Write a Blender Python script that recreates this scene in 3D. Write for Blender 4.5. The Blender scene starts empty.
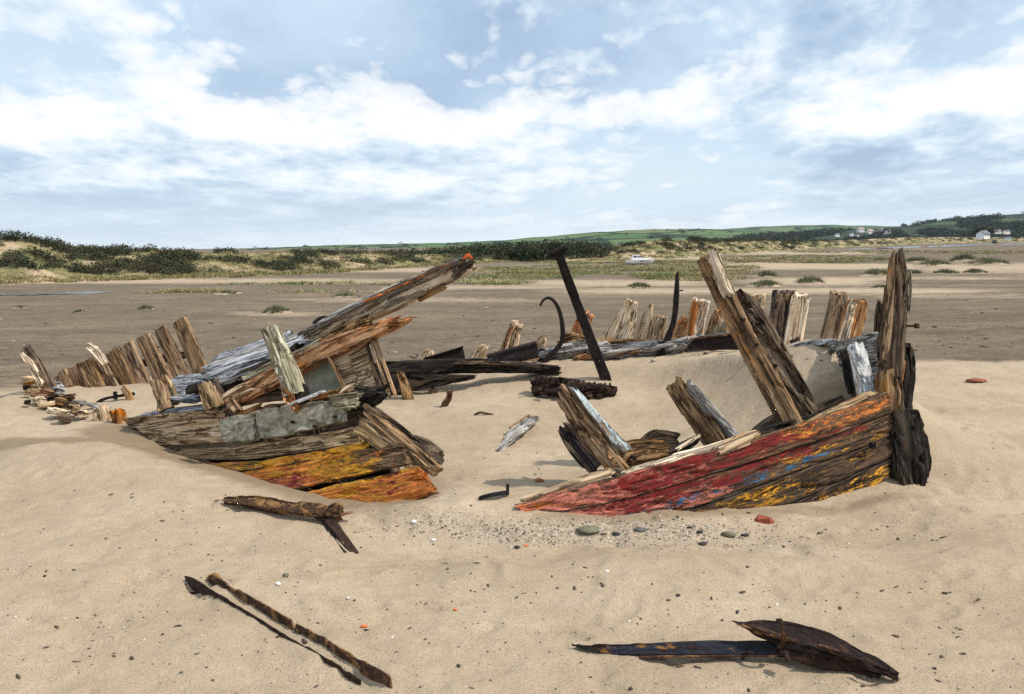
import bpy, math, random
import numpy as np
from mathutils import Vector, Matrix
from mathutils.bvhtree import BVHTree

SC = bpy.context.scene
COL = SC.collection
R = math.radians
rng = np.random.default_rng(7)
random.seed(7)

# ------------------------------------------------------------------ camera
FPX, CX, CY = 800.0, 512.0, 347.0
CAM_H, TILT, ROLL = 1.95, math.atan(103 / 800.0), math.atan(14 / 1024.0)   # the horizon climbs to the right
cam = bpy.data.cameras.new('camera')
cam.sensor_width = 36.0
cam.lens = FPX / 1024 * 36
cam.clip_start, cam.clip_end = 0.05, 20000
camo = bpy.data.objects.new('camera', cam)
COL.objects.link(camo)
camo.location = (0, 0, CAM_H)
camo.rotation_euler = (Matrix.Rotation(math.pi / 2 - TILT, 3, 'X') @ Matrix.Rotation(-ROLL, 3, 'Z')).to_euler()
SC.camera = camo

# ------------------------------------------------------------------ light
SUN_AZ, SUN_EL = R(106), R(52)          # azimuth clockwise from +Y (view direction)
sd = Vector((math.sin(SUN_AZ) * math.cos(SUN_EL), math.cos(SUN_AZ) * math.cos(SUN_EL), math.sin(SUN_EL)))
sl = bpy.data.lights.new('sun', 'SUN')
sl.energy, sl.angle, sl.color = 3.7, R(1.5), (1.0, 0.93, 0.83)
so = bpy.data.objects.new('sun', sl)
COL.objects.link(so)
so.rotation_euler = (-sd).to_track_quat('-Z', 'Y').to_euler()
so.location = (10, 0, 30)

wd = bpy.data.worlds.new('World')
SC.world = wd
wd.use_nodes = True
wn = wd.node_tree
wn.nodes.clear()


def nd(nt, t, **kw):
    n = nt.nodes.new(t)
    for k, v in kw.items():
        if k.startswith('i_'):
            key = k[2:]
            key = int(key) if key.isdigit() else key.replace('_', ' ')
            s = n.inputs[key]
            if isinstance(v, bpy.types.NodeSocket):
                nt.links.new(v, s)
            else:
                s.default_value = v
        else:
            setattr(n, k, v)
    return n


def mth(nt, op, a, b=0.0, c=None, clamp=False):
    n = nt.nodes.new('ShaderNodeMath')
    n.operation = op
    n.use_clamp = clamp
    for i, v in enumerate((a, b, c)):
        if v is None:
            continue
        if isinstance(v, bpy.types.NodeSocket):
            nt.links.new(v, n.inputs[i])
        else:
            n.inputs[i].default_value = v
    return n.outputs[0]


def ramp(nt, fac, stops, interp='LINEAR'):
    n = nt.nodes.new('ShaderNodeValToRGB')
    n.color_ramp.interpolation = interp
    e = n.color_ramp.elements
    while len(e) > 1:
        e.remove(e[-1])
    for i, (p, c) in enumerate(stops):
        el = e[0] if i == 0 else e.new(p)
        el.position = p
        if isinstance(c, (int, float)):
            c = (c, c, c)
        el.color = (*c[:3], 1)
    nt.links.new(fac, n.inputs[0])
    return n.outputs[0]


def mix(nt, fac, a, b):
    n = nt.nodes.new('ShaderNodeMix')
    n.data_type = 'RGBA'
    for s, v in ((n.inputs[0], fac), (n.inputs[6], a), (n.inputs[7], b)):
        if isinstance(v, bpy.types.NodeSocket):
            nt.links.new(v, s)
        else:
            s.default_value = v if isinstance(v, (int, float)) else (*v[:3], 1)
    return n.outputs[2]


def build_sky():
    nt = wn
    sky = nd(nt, 'ShaderNodeTexSky', sky_type='NISHITA', sun_disc=False)
    sky.sun_elevation, sky.sun_rotation = SUN_EL, SUN_AZ
    sky.air_density, sky.dust_density, sky.ozone_density = 1.0, 1.5, 1.0
    bg1 = nd(nt, 'ShaderNodeBackground', i_Color=sky.outputs[0], i_Strength=0.125)
    tc = nd(nt, 'ShaderNodeTexCoord')
    sep = nd(nt, 'ShaderNodeSeparateXYZ', i_0=tc.outputs['Generated'])
    zz = mth(nt, 'MAXIMUM', sep.outputs[2], 0.0)
    # clouds lie on a layer: they flatten and crowd towards the horizon
    zl = mth(nt, 'MULTIPLY', mth(nt, 'LOGARITHM', mth(nt, 'ADD', zz, 0.045), math.e), 0.50)
    xs = mth(nt, 'MULTIPLY_ADD', mth(nt, 'DIVIDE', 0.035, mth(nt, 'ADD', zz, 0.07)), 1.0, 1.0)

    def vec(dx, dz):
        c = nd(nt, 'ShaderNodeCombineXYZ')
        nt.links.new(mth(nt, 'ADD', mth(nt, 'MULTIPLY', sep.outputs[0], xs), dx), c.inputs[0])
        nt.links.new(sep.outputs[1], c.inputs[1])
        nt.links.new(mth(nt, 'ADD', zl, dz), c.inputs[2])
        return c.outputs[0]

    def nz(v, s, det, rough=0.55, dist=0.0):
        return nd(nt, 'ShaderNodeTexNoise', i_Vector=v, i_Scale=s, i_Detail=det, i_Roughness=rough, i_Distortion=dist).outputs[0]

    def billow(n):
        return mth(nt, 'ABSOLUTE', mth(nt, 'MULTIPLY_ADD', n, 2.0, -1.0))

    def dens_at(dx, dz):
        v = vec(SKY_X + dx, SKY_Z + dz)
        n = nz(v, 2.6, 6, 0.52)
        b = mth(nt, 'MULTIPLY_ADD', billow(nz(v, 6.0, 1, 0.5)), 0.85, billow(nz(v, 15.0, 3, 0.55)))
        return mth(nt, 'MULTIPLY_ADD', mth(nt, 'SUBTRACT', b, 0.22), 0.16, n)
    SKY_X, SKY_Z = 21.3, 0.52
    d0, d1 = dens_at(0, 0), dens_at(0.03, 0.10)
    veil = nz(vec(7.1, 1.3), 1.9, 5, 0.55, 0.0)
    fine = nz(vec(2.1, 4.3), 14.0, 4, 0.6, 0.0)
    # high grey-blue veil, thin and pale in places
    vcolr = ramp(nt, mth(nt, 'MULTIPLY_ADD', mth(nt, 'SUBTRACT', fine, 0.5), 0.10, veil),
                 [(0.34, (0.72, 0.86, 0.97)), (0.45, (0.60, 0.76, 0.91)), (0.56, (0.46, 0.60, 0.77)), (0.68, (0.36, 0.49, 0.67))])
    bgv = nd(nt, 'ShaderNodeBackground', i_Color=vcolr, i_Strength=1.0)
    vm = ramp(nt, veil, [(0.30, 0.65), (0.45, 0.9), (0.55, 1.0)])
    mxv = nd(nt, 'ShaderNodeMixShader', i_0=vm, i_1=bg1.outputs[0], i_2=bgv.outputs[0])
    # cumulus: crisp white heads, blue-grey bases
    mask = ramp(nt, d0, [(0.375, 0.0), (0.415, 0.6), (0.49, 1.0)])
    lit = mth(nt, 'MULTIPLY_ADD', mth(nt, 'SUBTRACT', d0, d1), 3.2, 0.48)
    lit = mth(nt, 'MULTIPLY_ADD', mth(nt, 'SUBTRACT', fine, 0.5), 0.55, lit)
    lit = mth(nt, 'SUBTRACT', lit, mth(nt, 'MULTIPLY', mth(nt, 'SUBTRACT', d0, 0.465), 1.9), clamp=True)
    ccol = ramp(nt, lit, [(0.0, (0.34, 0.47, 0.65)), (0.25, (0.50, 0.64, 0.79)), (0.48, (0.76, 0.86, 0.94)), (0.64, (0.94, 0.97, 0.99)), (0.76, (1.0, 1.0, 1.0))])
    bg2 = nd(nt, 'ShaderNodeBackground', i_Color=ccol, i_Strength=1.0)
    # the layer thins into bright milky air at the horizon
    hz = ramp(nt, zz, [(0.0, 0.85), (0.03, 0.6), (0.09, 0.15), (0.14, 0.0)])
    mx = nd(nt, 'ShaderNodeMixShader', i_0=mask, i_1=mxv.outputs[0], i_2=bg2.outputs[0])
    bg3 = nd(nt, 'ShaderNodeBackground', i_Color=(0.84, 0.94, 1.0, 1), i_Strength=0.95)
    mx2 = nd(nt, 'ShaderNodeMixShader', i_0=hz, i_1=mx.outputs[0], i_2=bg3.outputs[0])
    nd(nt, 'ShaderNodeOutputWorld', i_0=mx2.outputs[0])


build_sky()
vs = SC.view_settings
vs.view_transform, vs.look, vs.exposure, vs.gamma = 'Standard', 'None', 0.12, 1.0
vs.use_curve_mapping = False
wd.cycles.sampling_method = 'NONE'      # an even sky needs no importance map
SC.cycles.use_denoising = False
SC.cycles.max_bounces = 6
SC.cycles.volume_bounces = 0

# ------------------------------------------------------------------ pixel -> place
CT, ST = math.cos(TILT), math.sin(TILT)
CR, SR = math.cos(ROLL), math.sin(ROLL)


def ray(px, py):
    h, v = (px - CX) * CR + (CY - py) * SR, -(px - CX) * SR + (CY - py) * CR
    dy = FPX * CT + v * ST
    return np.array([h / dy, 1.0, (-FPX * ST + v * CT) / dy])


def at(px, py, Y):
    return np.array([0, 0, CAM_H]) + ray(px, py) * Y


def on_plane(px, py, p0, n):
    d = ray(px, py)
    o = np.array([0, 0, CAM_H])
    return o + d * (np.dot(np.array(p0) - o, n) / np.dot(d, n))


# ------------------------------------------------------------------ noise (numpy)
def _h(ix, iy, s):
    h = (ix.astype(np.int64) * 374761393 + iy.astype(np.int64) * 668265263 + s * 1442695041) & 0xffffffff
    h = ((h ^ (h >> 13)) * 1274126177) & 0xffffffff
    return ((h ^ (h >> 16)) & 0xffff) / 65535.0 * 2 * math.pi


def pn(x, y, s=0):
    x, y = np.broadcast_arrays(np.asarray(x, float), np.asarray(y, float))
    x0, y0 = np.floor(x), np.floor(y)
    fx, fy = x - x0, y - y0
    u, v = fx * fx * fx * (fx * (fx * 6 - 15) + 10), fy * fy * fy * (fy * (fy * 6 - 15) + 10)

    def g(dx, dy):
        a = _h(x0 + dx, y0 + dy, s)
        return np.cos(a) * (fx - dx) + np.sin(a) * (fy - dy)
    return ((g(0, 0) * (1 - u) + g(1, 0) * u) * (1 - v) + (g(0, 1) * (1 - u) + g(1, 1) * u) * v) * 1.4


def fbm(x, y, s=0, o=4):
    t, a, f = 0, 1.0, 1.0
    for i in range(o):
        t = t + a * pn(np.asarray(x) * f, np.asarray(y) * f, s + i * 17)
        a *= 0.5
        f *= 2.03
    return t


def sst(a, b, x):
    t = np.clip((x - a) / (b - a), 0, 1)
    return t * t * (3 - 2 * t)


# ------------------------------------------------------------------ ground shape
LH0, LH1 = np.array([-0.53, 5.9]), np.array([-4.1, 8.46])     # line of the left hull on the sand


FOOT = []
_r = random.Random(11)
for x0, y0, ang, n in ((-2.6, 4.3, 0.25, 6), (0.2, 3.7, 2.7, 5), (2.2, 4.1, 0.5, 5), (-0.9, 4.9, 0.1, 5), (3.4, 5.2, 1.9, 5), (0.4, 7.4, 1.2, 5), (4.4, 7.2, 1.4, 6), (-4.4, 6.2, 0.9, 5)):
    for k in range(n):
        sx = (k % 2 - .5) * .22
        FOOT.append((x0 + math.cos(ang) * k * .42 - math.sin(ang) * sx, y0 + math.sin(ang) * k * .42 + math.cos(ang) * sx, ang + _r.uniform(-.2, .2), .13, .055, _r.uniform(.018, .036)))
for k in range(46):
    FOOT.append((_r.uniform(-4, 4), _r.uniform(3.2, 9.5), _r.uniform(0, 3), _r.uniform(.05, .16), _r.uniform(.03, .07), _r.uniform(.010, .028)))


def seg_dist(x, y, a, b):
    d = b - a
    L = np.hypot(*d)
    t = ((x - a[0]) * d[0] + (y - a[1]) * d[1]) / L / L
    q = ((x - a[0]) * -d[1] + (y - a[1]) * d[0]) / L
    return t, q


def Z(x, y):
    x, y = np.broadcast_arrays(np.asarray(x, float), np.asarray(y, float))
    z = -3.0 * (1 - np.exp(-np.maximum(y - 11.5, 0) / 90))
    z = z + 0.30 * np.exp(-(((x - 1.3) / 2.4) ** 2 + ((y - 11.0) / 1.5) ** 2))
    z = z + 0.93 * np.exp(-(((x - 3.2) / 0.8) ** 2 + ((y - 8.15) / 1.15) ** 2))
    z = z + 0.10 * np.exp(-(((x + 3.5) / 1.6) ** 2 + ((y - 9.6) / 1.2) ** 2))
    z = z - 0.09 * np.exp(-((y - 5.25 - 0.06 * x) / 0.42) ** 2) * sst(-1.5, -0.6, x) * (1 - sst(2.2, 3.2, x))
    t, q = seg_dist(x, y, LH0, LH1)
    z = z - 0.20 * np.exp(-((q + 0.05) / 0.42) ** 2) * sst(-0.25, 0.25, t) * (1 - sst(0.6, 1.0, t))
    z = z + 0.13 * np.exp(-(((t - 0.75) / 0.34) ** 2 + ((q - 0.95) / 0.5) ** 2))
    # sand drifted against the bow strakes and the lip of the scour in front
    z = z + 0.05 * np.exp(-(((x - 1.6) / 2.2) ** 2 + ((y - 4.55) / 0.3) ** 2))
    near = 1 - sst(14, 22, y)
    z = z + 0.05 * fbm(x * 0.55, y * 0.55, 3, 3) * (0.4 + 0.6 * sst(3.0, 5, y))
    z = z + near * (0.020 * fbm(x * 2.3, y * 2.8, 11, 3) + 0.011 * np.abs(fbm(x * 6, y * 8, 23, 3)))
    # footprints and scuffs
    z = np.array(z)
    if near.any():
        for fx, fy, fa, fl, fw, fd in FOOT:
            m = (np.abs(x - fx) < 0.4) & (np.abs(y - fy) < 0.4)
            if m.any():
                dx, dy = x[m] - fx, y[m] - fy
                a, b = dx * math.cos(fa) + dy * math.sin(fa), -dx * math.sin(fa) + dy * math.cos(fa)
                e = (a / fl) ** 2 + (b / fw) ** 2
                z[m] += -fd * np.exp(-e ** 2) + 0.45 * fd * np.exp(-((np.sqrt(e) - 1.35) / 0.35) ** 2)
    dn = fbm(x * 3.6 + 4, y * 4.4, 31, 2)
    z = z - near * 0.022 * sst(0.38, 0.75, dn)
    far = sst(16, 35, y)
    z = z + far * 0.22 * fbm(x * 0.05, y * 0.11, 41, 3)
    if PIN is not None and (y < 14.5).any():
        sh = z.shape
        xf, yf, zf = x.ravel(), y.ravel(), z.ravel().copy()
        m = np.nonzero((yf < 14.5) & (yf > 3.5))[0]
        for c in range(0, len(m), 20000):
            i = m[c:c + 20000]
            w = np.exp(-((xf[i, None] - PIN[0]) ** 2 + (yf[i, None] - PIN[1]) ** 2) / PIN[3] ** 2)
            sw = w.sum(1)
            zf[i] += (w @ PIN[2]) / (sw + 1e-6) * np.clip(sw * 0.75, 0, 1)
        z = zf.reshape(sh)
    return z


# where the sand meets the timbers: the ground is drawn to these points
PIN = None
LD = np.array([*(LH1 - LH0), 0.0])
LD /= np.linalg.norm(LD)
L_OUT = np.array([-abs(LD[1]), -abs(LD[0]), 0.0])
L_UP = np.array([0, 0, 1.0]) - 0.40 * L_OUT
L_N = np.cross(LD, L_UP)
L_N = L_N / np.linalg.norm(L_N) * (1 if L_N[1] < 0 else -1)
L_P0 = np.array([LH0[0], LH0[1], 0.0])
R_A, R_B = at(515, 506, 5.72), at(888, 470, 6.2)
R_N = np.cross((R_B - R_A), np.array([0, 0.1, 1.0]))
R_N = R_N / np.linalg.norm(R_N) * (1 if R_N[1] < 0 else -1)


def lh(px, py, o=0.0):
    """a point on the left hull side"""
    return on_plane(px, py, L_P0, L_N) + L_N * o


def rh(px, py, o=0.0):
    """a point on the bow's near side, bulging a little"""
    q = np.clip((px - 515) / 373, 0, 1)
    return on_plane(px, py, R_A, R_N) + R_N * (0.16 * math.sin(math.pi * q) + o)


def make_pins():
    P = []

    def line(pts, n, sig):
        a = np.array(pts)
        x = np.linspace(0, len(a) - 1, n)
        for k in range(n):
            i = min(int(x[k]), len(a) - 2)
            P.append([*(a[i] + (a[i + 1] - a[i]) * (x[k] - i)), sig])
    line([lh(*q, 0.05) for q in ((126, 428), (145, 436), (163, 446), (208, 466), (246, 475), (286, 487), (319, 496), (366, 504), (419, 501), (446, 495))], 34, 0.30)
    line([rh(*q, 0.04) for q in ((505, 505), (530, 508), (558, 511), (602, 510), (678, 504), (754, 501), (785, 500), (828, 493), (860, 485), (890, 474))], 30, 0.26)
    line([at(*q) for q in ((534, 365, 10.95), (600, 363, 10.75), (660, 358, 10.5), (720, 351, 10.1), (765, 347, 9.6), (795, 348, 9.0), (826, 346, 8.3))], 22, 0.45)
    line([at(*q) for q in ((40, 398, 10.0), (58, 386, 10.9), (100, 387, 10.9), (150, 385, 10.9), (200, 378, 11.0))], 16, 0.5)
    line([at(*q) for q in ((895, 490, 6.12), (930, 482, 6.25))], 4, 0.25)
    for f in np.linspace(0.06, 1.0, 26):
        a = gnd(197 + (366 - 197) * f, 582 + (684 - 582) * f)
        P.append([a[0], a[1], a[2] + 0.020, 0.075])
    P = np.array(P)
    dz = P[:, 2] - Z(P[:, 0], P[:, 1])
    return P[:, 0], P[:, 1], dz, P[:, 3]



_ts = np.concatenate([np.linspace(2.0, 30, 1400), np.geomspace(30.2, 900, 700)])


def gnd_far(px, py):
    """many ground points at once, for the open flat (gentle slope: a few fixed-point steps)"""
    px, py = np.asarray(px, float), np.asarray(py, float)
    h, v = (px - CX) * CR + (CY - py) * SR, -(px - CX) * SR + (CY - py) * CR
    dy = FPX * CT + v * ST
    dx, dz = h / dy, (-FPX * ST + v * CT) / dy
    dz = np.minimum(dz, -0.004)
    y = 4.0 / -dz
    for _ in range(14):
        y = 0.5 * y + 0.5 * np.clip((Z(dx * y, y) - CAM_H) / dz, 2, 900)
    return np.stack([dx * y, y, Z(dx * y, y)], -1)


def gnd(px, py):
    if py < 325:
        return gnd_far(px, py)
    d = ray(px, py)
    zs = CAM_H + d[2] * _ts - Z(d[0] * _ts, _ts)
    i = int(np.argmax(zs < 0)) if (zs < 0).any() else len(_ts) - 1
    if i > 0:
        a, b = zs[i - 1], zs[i]
        t = _ts[i - 1] + (_ts[i] - _ts[i - 1]) * (a / (a - b) if a != b else 0)
    else:
        t = _ts[0]
    p = np.array([d[0] * t, t, 0.0])
    p[2] = float(Z(p[0], p[1]))
    return p


PIN = make_pins()


# ------------------------------------------------------------------ object helpers
def finish(ob, kw):
    for k in ('label', 'category', 'group', 'kind'):
        if kw.get(k):
            ob[k] = kw[k]


def thing(name, label, cat, loc, group=None):
    o = bpy.data.objects.new(name, None)
    COL.objects.link(o)
    o.location = [float(c) for c in loc]
    o.empty_display_size = 0.2
    finish(o, dict(label=label, category=cat, group=group))
    return o


def wloc(o):
    v = np.array(o.location)
    return v + wloc(o.parent) if o.parent else v


def mobj(name, verts, faces, mat, parent=None, smooth=True, attrs=None, sharp=None, **kw):
    verts = np.asarray(verts, float)
    if parent is not None:
        org = wloc(parent)
    elif kw.get('kind') == 'structure' or kw.get('kind') == 'stuff':
        org = np.zeros(3)
    else:
        org = np.array([verts[:, 0].mean(), verts[:, 1].mean(), verts[:, 2].min()])
    me = bpy.data.meshes.new(name)
    if isinstance(faces, np.ndarray) and faces.ndim == 2:
        k = faces.shape[1]
        me.vertices.add(len(verts))
        me.vertices.foreach_set('co', (verts - org).astype(np.float32).ravel())
        me.loops.add(faces.size)
        me.loops.foreach_set('vertex_index', faces.astype(np.int32).ravel())
        me.polygons.add(len(faces))
        me.polygons.foreach_set('loop_start', np.arange(0, faces.size, k, dtype=np.int32))
        me.polygons.foreach_set('loop_total', np.full(len(faces), k, dtype=np.int32))
        me.update(calc_edges=True)
        me.validate()
    else:
        me.from_pydata((verts - org).tolist(), [], [list(f) for f in faces])
        me.update()
    if smooth:
        me.polygons.foreach_set('use_smooth', np.ones(len(me.polygons), dtype=bool))
        if sharp:
            me.set_sharp_from_angle(angle=R(sharp))
    for an, av in (attrs or {}).items():
        av = np.asarray(av, np.float32)
        if av.ndim == 1:
            a = me.attributes.new(an, 'FLOAT', 'POINT')
            a.data.foreach_set('value', av)
        else:
            a = me.attributes.new(an, 'FLOAT_VECTOR', 'POINT')
            a.data.foreach_set('vector', av.ravel())
    if mat:
        me.materials.append(mat)
    o = bpy.data.objects.new(name, me)
    COL.objects.link(o)
    if parent is not None:
        o.parent = parent
    else:
        o.location = org
    finish(o, kw)
    return o


def section(w, t, K, c=0.16):
    """points round a rounded rectangle of half sizes w, t, and outward normals"""
    P = 4 * (w + t)
    s = (np.arange(K) + 0.5) / K * P
    pts = []
    for q in s:
        if q < 2 * w:
            pts.append((-w + q, -t))
        elif q < 2 * w + 2 * t:
            pts.append((w, -t + q - 2 * w))
        elif q < 4 * w + 2 * t:
            pts.append((w - (q - 2 * w - 2 * t), t))
        else:
            pts.append((-w, t - (q - 4 * w - 2 * t)))
    pts = np.array(pts)
    cc = c * min(w, t) * 2
    inner = np.stack([np.clip(pts[:, 0], -(w - cc), w - cc), np.clip(pts[:, 1], -(t - cc), t - cc)], 1)
    n = pts - inner
    n /= np.linalg.norm(n, axis=1)[:, None] + 1e-9
    return inner + n * cc, n, s


def resample(a, M):
    a = np.asarray(a, float)
    n = len(a)
    if n == 1:
        return np.repeat(a, M, 0)
    x = np.linspace(0, n - 1, M)
    i = np.clip(np.floor(x).astype(int), 0, n - 2)
    f = (x - i)[:, None] if a.ndim > 1 else (x - i)
    p0, p1, p2, p3 = a[np.maximum(i - 1, 0)], a[i], a[i + 1], a[np.minimum(i + 2, n - 1)]
    m1, m2 = (p2 - p0) / 2, (p3 - p1) / 2
    return (2 * f**3 - 3 * f**2 + 1) * p1 + (f**3 - 2 * f**2 + f) * m1 + (-2 * f**3 + 3 * f**2) * p2 + (f**3 - f**2) * m2


_seed = [100]


def loft(name, C, Wv, Tv, mat, parent=None, K=30, M=None, rag=(0.03, 0.03), groove=0.005, rot=0.012, rotthr=0.12,
         corner=0.12, seed=None, sec=None, sharp=34, wob=0.07, edge=0.012, **kw):
    """a weathered timber or iron: sections swept along C, half axes Wv, Tv per station"""
    if seed is None:
        _seed[0] += 1
        seed = _seed[0]
    C, Wv, Tv = np.asarray(C, float), np.asarray(Wv, float), np.asarray(Tv, float)
    L = np.linalg.norm(np.diff(C, axis=0), axis=1).sum()
    if M is None:
        M = int(np.clip(L / 0.03, 10, 80))
    K = int(K * 1.25)
    C, Wv, Tv = resample(C, M), resample(Wv, M), resample(Tv, M)
    wl, tl = np.linalg.norm(Wv, axis=1), np.linalg.norm(Tv, axis=1)
    wm, tm = wl.mean(), tl.mean()
    What, That = Wv / wl[:, None], Tv / tl[:, None]
    ax = np.gradient(C, axis=0)
    ax /= np.linalg.norm(ax, axis=1)[:, None]
    if sec is None:
        S, N, s = section(wm, tm, K, corner)
    else:
        S = np.array(sec, float) * np.array([wm, tm])
        N = S / (np.linalg.norm(S, axis=1)[:, None] + 1e-9)
        s = np.linspace(0, 4 * (wm + tm), len(S), endpoint=False)
        K = len(S)
    rg = np.random.default_rng(seed)
    ox, oy = rg.uniform(0, 90, 2)
    fq = 1.1 / max(min(wm, tm), 0.02)

    def ragf(P, e):
        r = 0.5 + 1.1 * pn(P[:, 0] * fq * 1.5 + ox, P[:, 1] * fq * 0.8 + oy + e * 31, seed) + rg.uniform(-.12, .12, len(P))
        return np.clip(r, 0, 1) ** 1.4
    u = np.linspace(0, L, M)
    tt = np.linspace(0, 1, M)
    if rot == 0 and groove == 0:
        wob = edge = 0
    slant = rg.uniform(-.5, .5, 2)
    # grain grooves run along the piece, rot eats hollows
    PP = 4 * (wm + tm)
    ang = s / PP * 2 * math.pi
    rr = PP / 2 / math.pi
    gx, gy = rr * np.cos(ang), rr * np.sin(ang)
    U = u[:, None]
    g = fbm((gx * 2.0 + gy * 1.3)[None, :] * 19 + ox, (gy * 2.0 - gx * 0.7)[None, :] * 19 + U * 0.9 + oy, seed, 2)
    g2 = fbm((gx + gy * 0.6)[None, :] * 9 + oy + U * 1.1, (gy - gx * 0.4)[None, :] * 9 + U * 3.2 + ox, seed + 5, 3)
    disp = groove * g - rot * sst(rotthr, rotthr + 0.35, g2)
    disp = np.minimum(disp, groove)
    cor = np.abs(N[:, 0] * N[:, 1]) * 2
    ed = min(edge, 0.28 * min(wm, tm))
    disp = disp - ed * cor[None, :] * np.clip(0.35 + 1.3 * pn(U * 7 + ox, (s / PP * 9)[None, :] + oy, seed + 9), 0, 1.3)
    disp = np.maximum(disp, -0.75 * min(wm, tm))
    sl = S[:, 0] / wm
    r0, r1 = (ragf(S, 0) + slant[0] * sl) * rag[0], (ragf(S, 1) + slant[1] * sl) * rag[1]
    du = r0[None, :] * (1 - tt[:, None]) ** 2 - r1[None, :] * (tt[:, None]) ** 2
    sw = (wl / wm * (1 + wob * fbm(u * 3.1 + ox, oy, seed + 2, 2)))[:, None]
    stt = (tl / tm * (1 + wob * fbm(u * 3.1 + oy, ox, seed + 3, 2)))[:, None]
    C = C + What * (wob * 0.5 * wm * pn(u * 2.3 + ox, 0.5, seed + 4))[:, None]
    a = S[None, :, 0] * sw + N[None, :, 0] * disp
    b = S[None, :, 1] * stt + N[None, :, 1] * disp
    pos = C[:, None, :] + What[:, None, :] * a[..., None] + That[:, None, :] * b[..., None] + ax[:, None, :] * du[..., None]
    V = [pos.reshape(-1, 3)]
    tcs = [np.stack([U + du, np.broadcast_to(a, (M, K)), np.broadcast_to(b, (M, K))], -1).reshape(-1, 3)]
    pns = [np.stack([np.broadcast_to(tt[:, None], (M, K)), np.broadcast_to(S[:, 0] / wm, (M, K)), np.broadcast_to(S[:, 1] / tm, (M, K))], -1).reshape(-1, 3)]
    i, k = np.meshgrid(np.arange(M - 1), np.arange(K), indexing='ij')
    k2 = (k + 1) % K
    faces = np.stack([i * K + k, i * K + k2, (i + 1) * K + k2, (i + 1) * K + k], -1).reshape(-1, 4).tolist()
    base = M * K
    for e, (ci, sg) in enumerate(((0, -1), (M - 1, 1))):
        S2 = S * 0.55
        r2 = ragf(S2, e) * rag[e] * -sg
        P2 = C[ci] + What[ci] * (S2[:, :1] * sw[ci]) + That[ci] * (S2[:, 1:] * stt[ci]) + ax[ci] * r2[:, None]
        Pc = C[ci] + ax[ci] * (-sg * rag[e] * rg.uniform(0.3, 0.8))
        V += [P2, Pc[None]]
        uu = u[ci]
        tcs += [np.stack([np.full(K, uu) + r2, S2[:, 0], S2[:, 1]], 1), np.array([[uu, 0, 0]])]
        pns += [np.stack([np.full(K, tt[ci]), S2[:, 0] / wm, S2[:, 1] / tm], 1), np.array([[tt[ci], 0, 0]])]
        for kk in range(K):
            kn = (kk + 1) % K
            q = [ci * K + kk, ci * K + kn, base + kn, base + kk]
            t3 = [base + kk, base + kn, base + K]
            if sg < 0:
                q, t3 = q[::-1], t3[::-1]
            faces += [q, t3]
        base += K + 1
    V, tcs, pns = np.concatenate(V), np.concatenate(tcs), np.concatenate(pns)
    tcs = tcs + np.array([seed * 3.17 % 50, seed * 1.71 % 20, seed * 0.73 % 20])
    # keep faces outward
    if np.dot(np.cross(What[0], That[0]), ax[0]) < 0:
        faces = [f[::-1] for f in faces]
    return mobj(name, V, faces, mat, parent, True, dict(tc=tcs, pn=pns), sharp, **kw)


def timber(name, pts, w, t, mat, parent=None, face=(0, -1, 0.12), roll=0.0, **kw):
    """pts world points; w, t full width and thickness in metres (number or list)"""
    pts = np.asarray(pts, float)
    n = len(pts)
    ax = np.gradient(pts, axis=0)
    ax /= np.linalg.norm(ax, axis=1)[:, None]
    f = np.array(face, float)
    T = f[None] - ax * (ax @ f)[:, None]
    T /= np.linalg.norm(T, axis=1)[:, None]
    Wd = np.cross(ax, T)
    if roll:
        T, Wd = T * math.cos(roll) + Wd * math.sin(roll), Wd * math.cos(roll) - T * math.sin(roll)
    w = np.broadcast_to(np.asarray(w, float), (n,))
    t = np.broadcast_to(np.asarray(t, float), (n,))
    return loft(name, pts, Wd * (w / 2)[:, None], T * (t / 2)[:, None], mat, parent, **kw)


def tpx(name, pp, wpx, t, mat, parent=None, **kw):
    """timber through pixels with depths (px, py, Y); wpx apparent width in pixels"""
    pts = [at(*p) for p in pp]
    wp = [wpx] * len(pp) if np.isscalar(wpx) else wpx
    return timber(name, pts, [q * p[2] / FPX for q, p in zip(wp, pp)], t, mat, parent, **kw)


def strake(name, top, bot, thick, mat, parent=None, flip=1, **kw):
    n = max(len(top), len(bot), 4)
    top, bot = resample(top, n), resample(bot, n)
    C = (top + bot) / 2
    Wv = (top - bot) / 2
    ax = np.gradient(C, axis=0)
    T = np.cross(Wv, ax)
    T = T / np.linalg.norm(T, axis=1)[:, None] * thick / 2 * flip
    return loft(name, C, Wv, T, mat, parent, **kw)


# ------------------------------------------------------------------ materials
def newmat(name):
    m = bpy.data.materials.new(name)
    m.use_nodes = True
    nt = m.node_tree
    nt.nodes.clear()
    return m, nt


def out(nt, col, rough=0.85, bump=None, bstr=0.5, bdist=0.01, spec=0.25, metal=0.0):
    p = nd(nt, 'ShaderNodeBsdfPrincipled')
    for s, v in (('Base Color', col), ('Roughness', rough), ('Metallic', metal), ('Specular IOR Level', spec)):
        if isinstance(v, bpy.types.NodeSocket):
            nt.links.new(v, p.inputs[s])
        elif isinstance(v, (tuple, list)):
            p.inputs[s].default_value = (*v[:3], 1)
        else:
            p.inputs[s].default_value = v
    if bump is not None:
        b = nd(nt, 'ShaderNodeBump', i_Height=bump, i_Strength=bstr, i_Distance=bdist)
        nt.links.new(b.outputs[0], p.inputs['Normal'])
    nd(nt, 'ShaderNodeOutputMaterial', i_0=p.outputs[0])


def attr(nt, n):
    return nd(nt, 'ShaderNodeAttribute', attribute_name=n).outputs['Vector']


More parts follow.
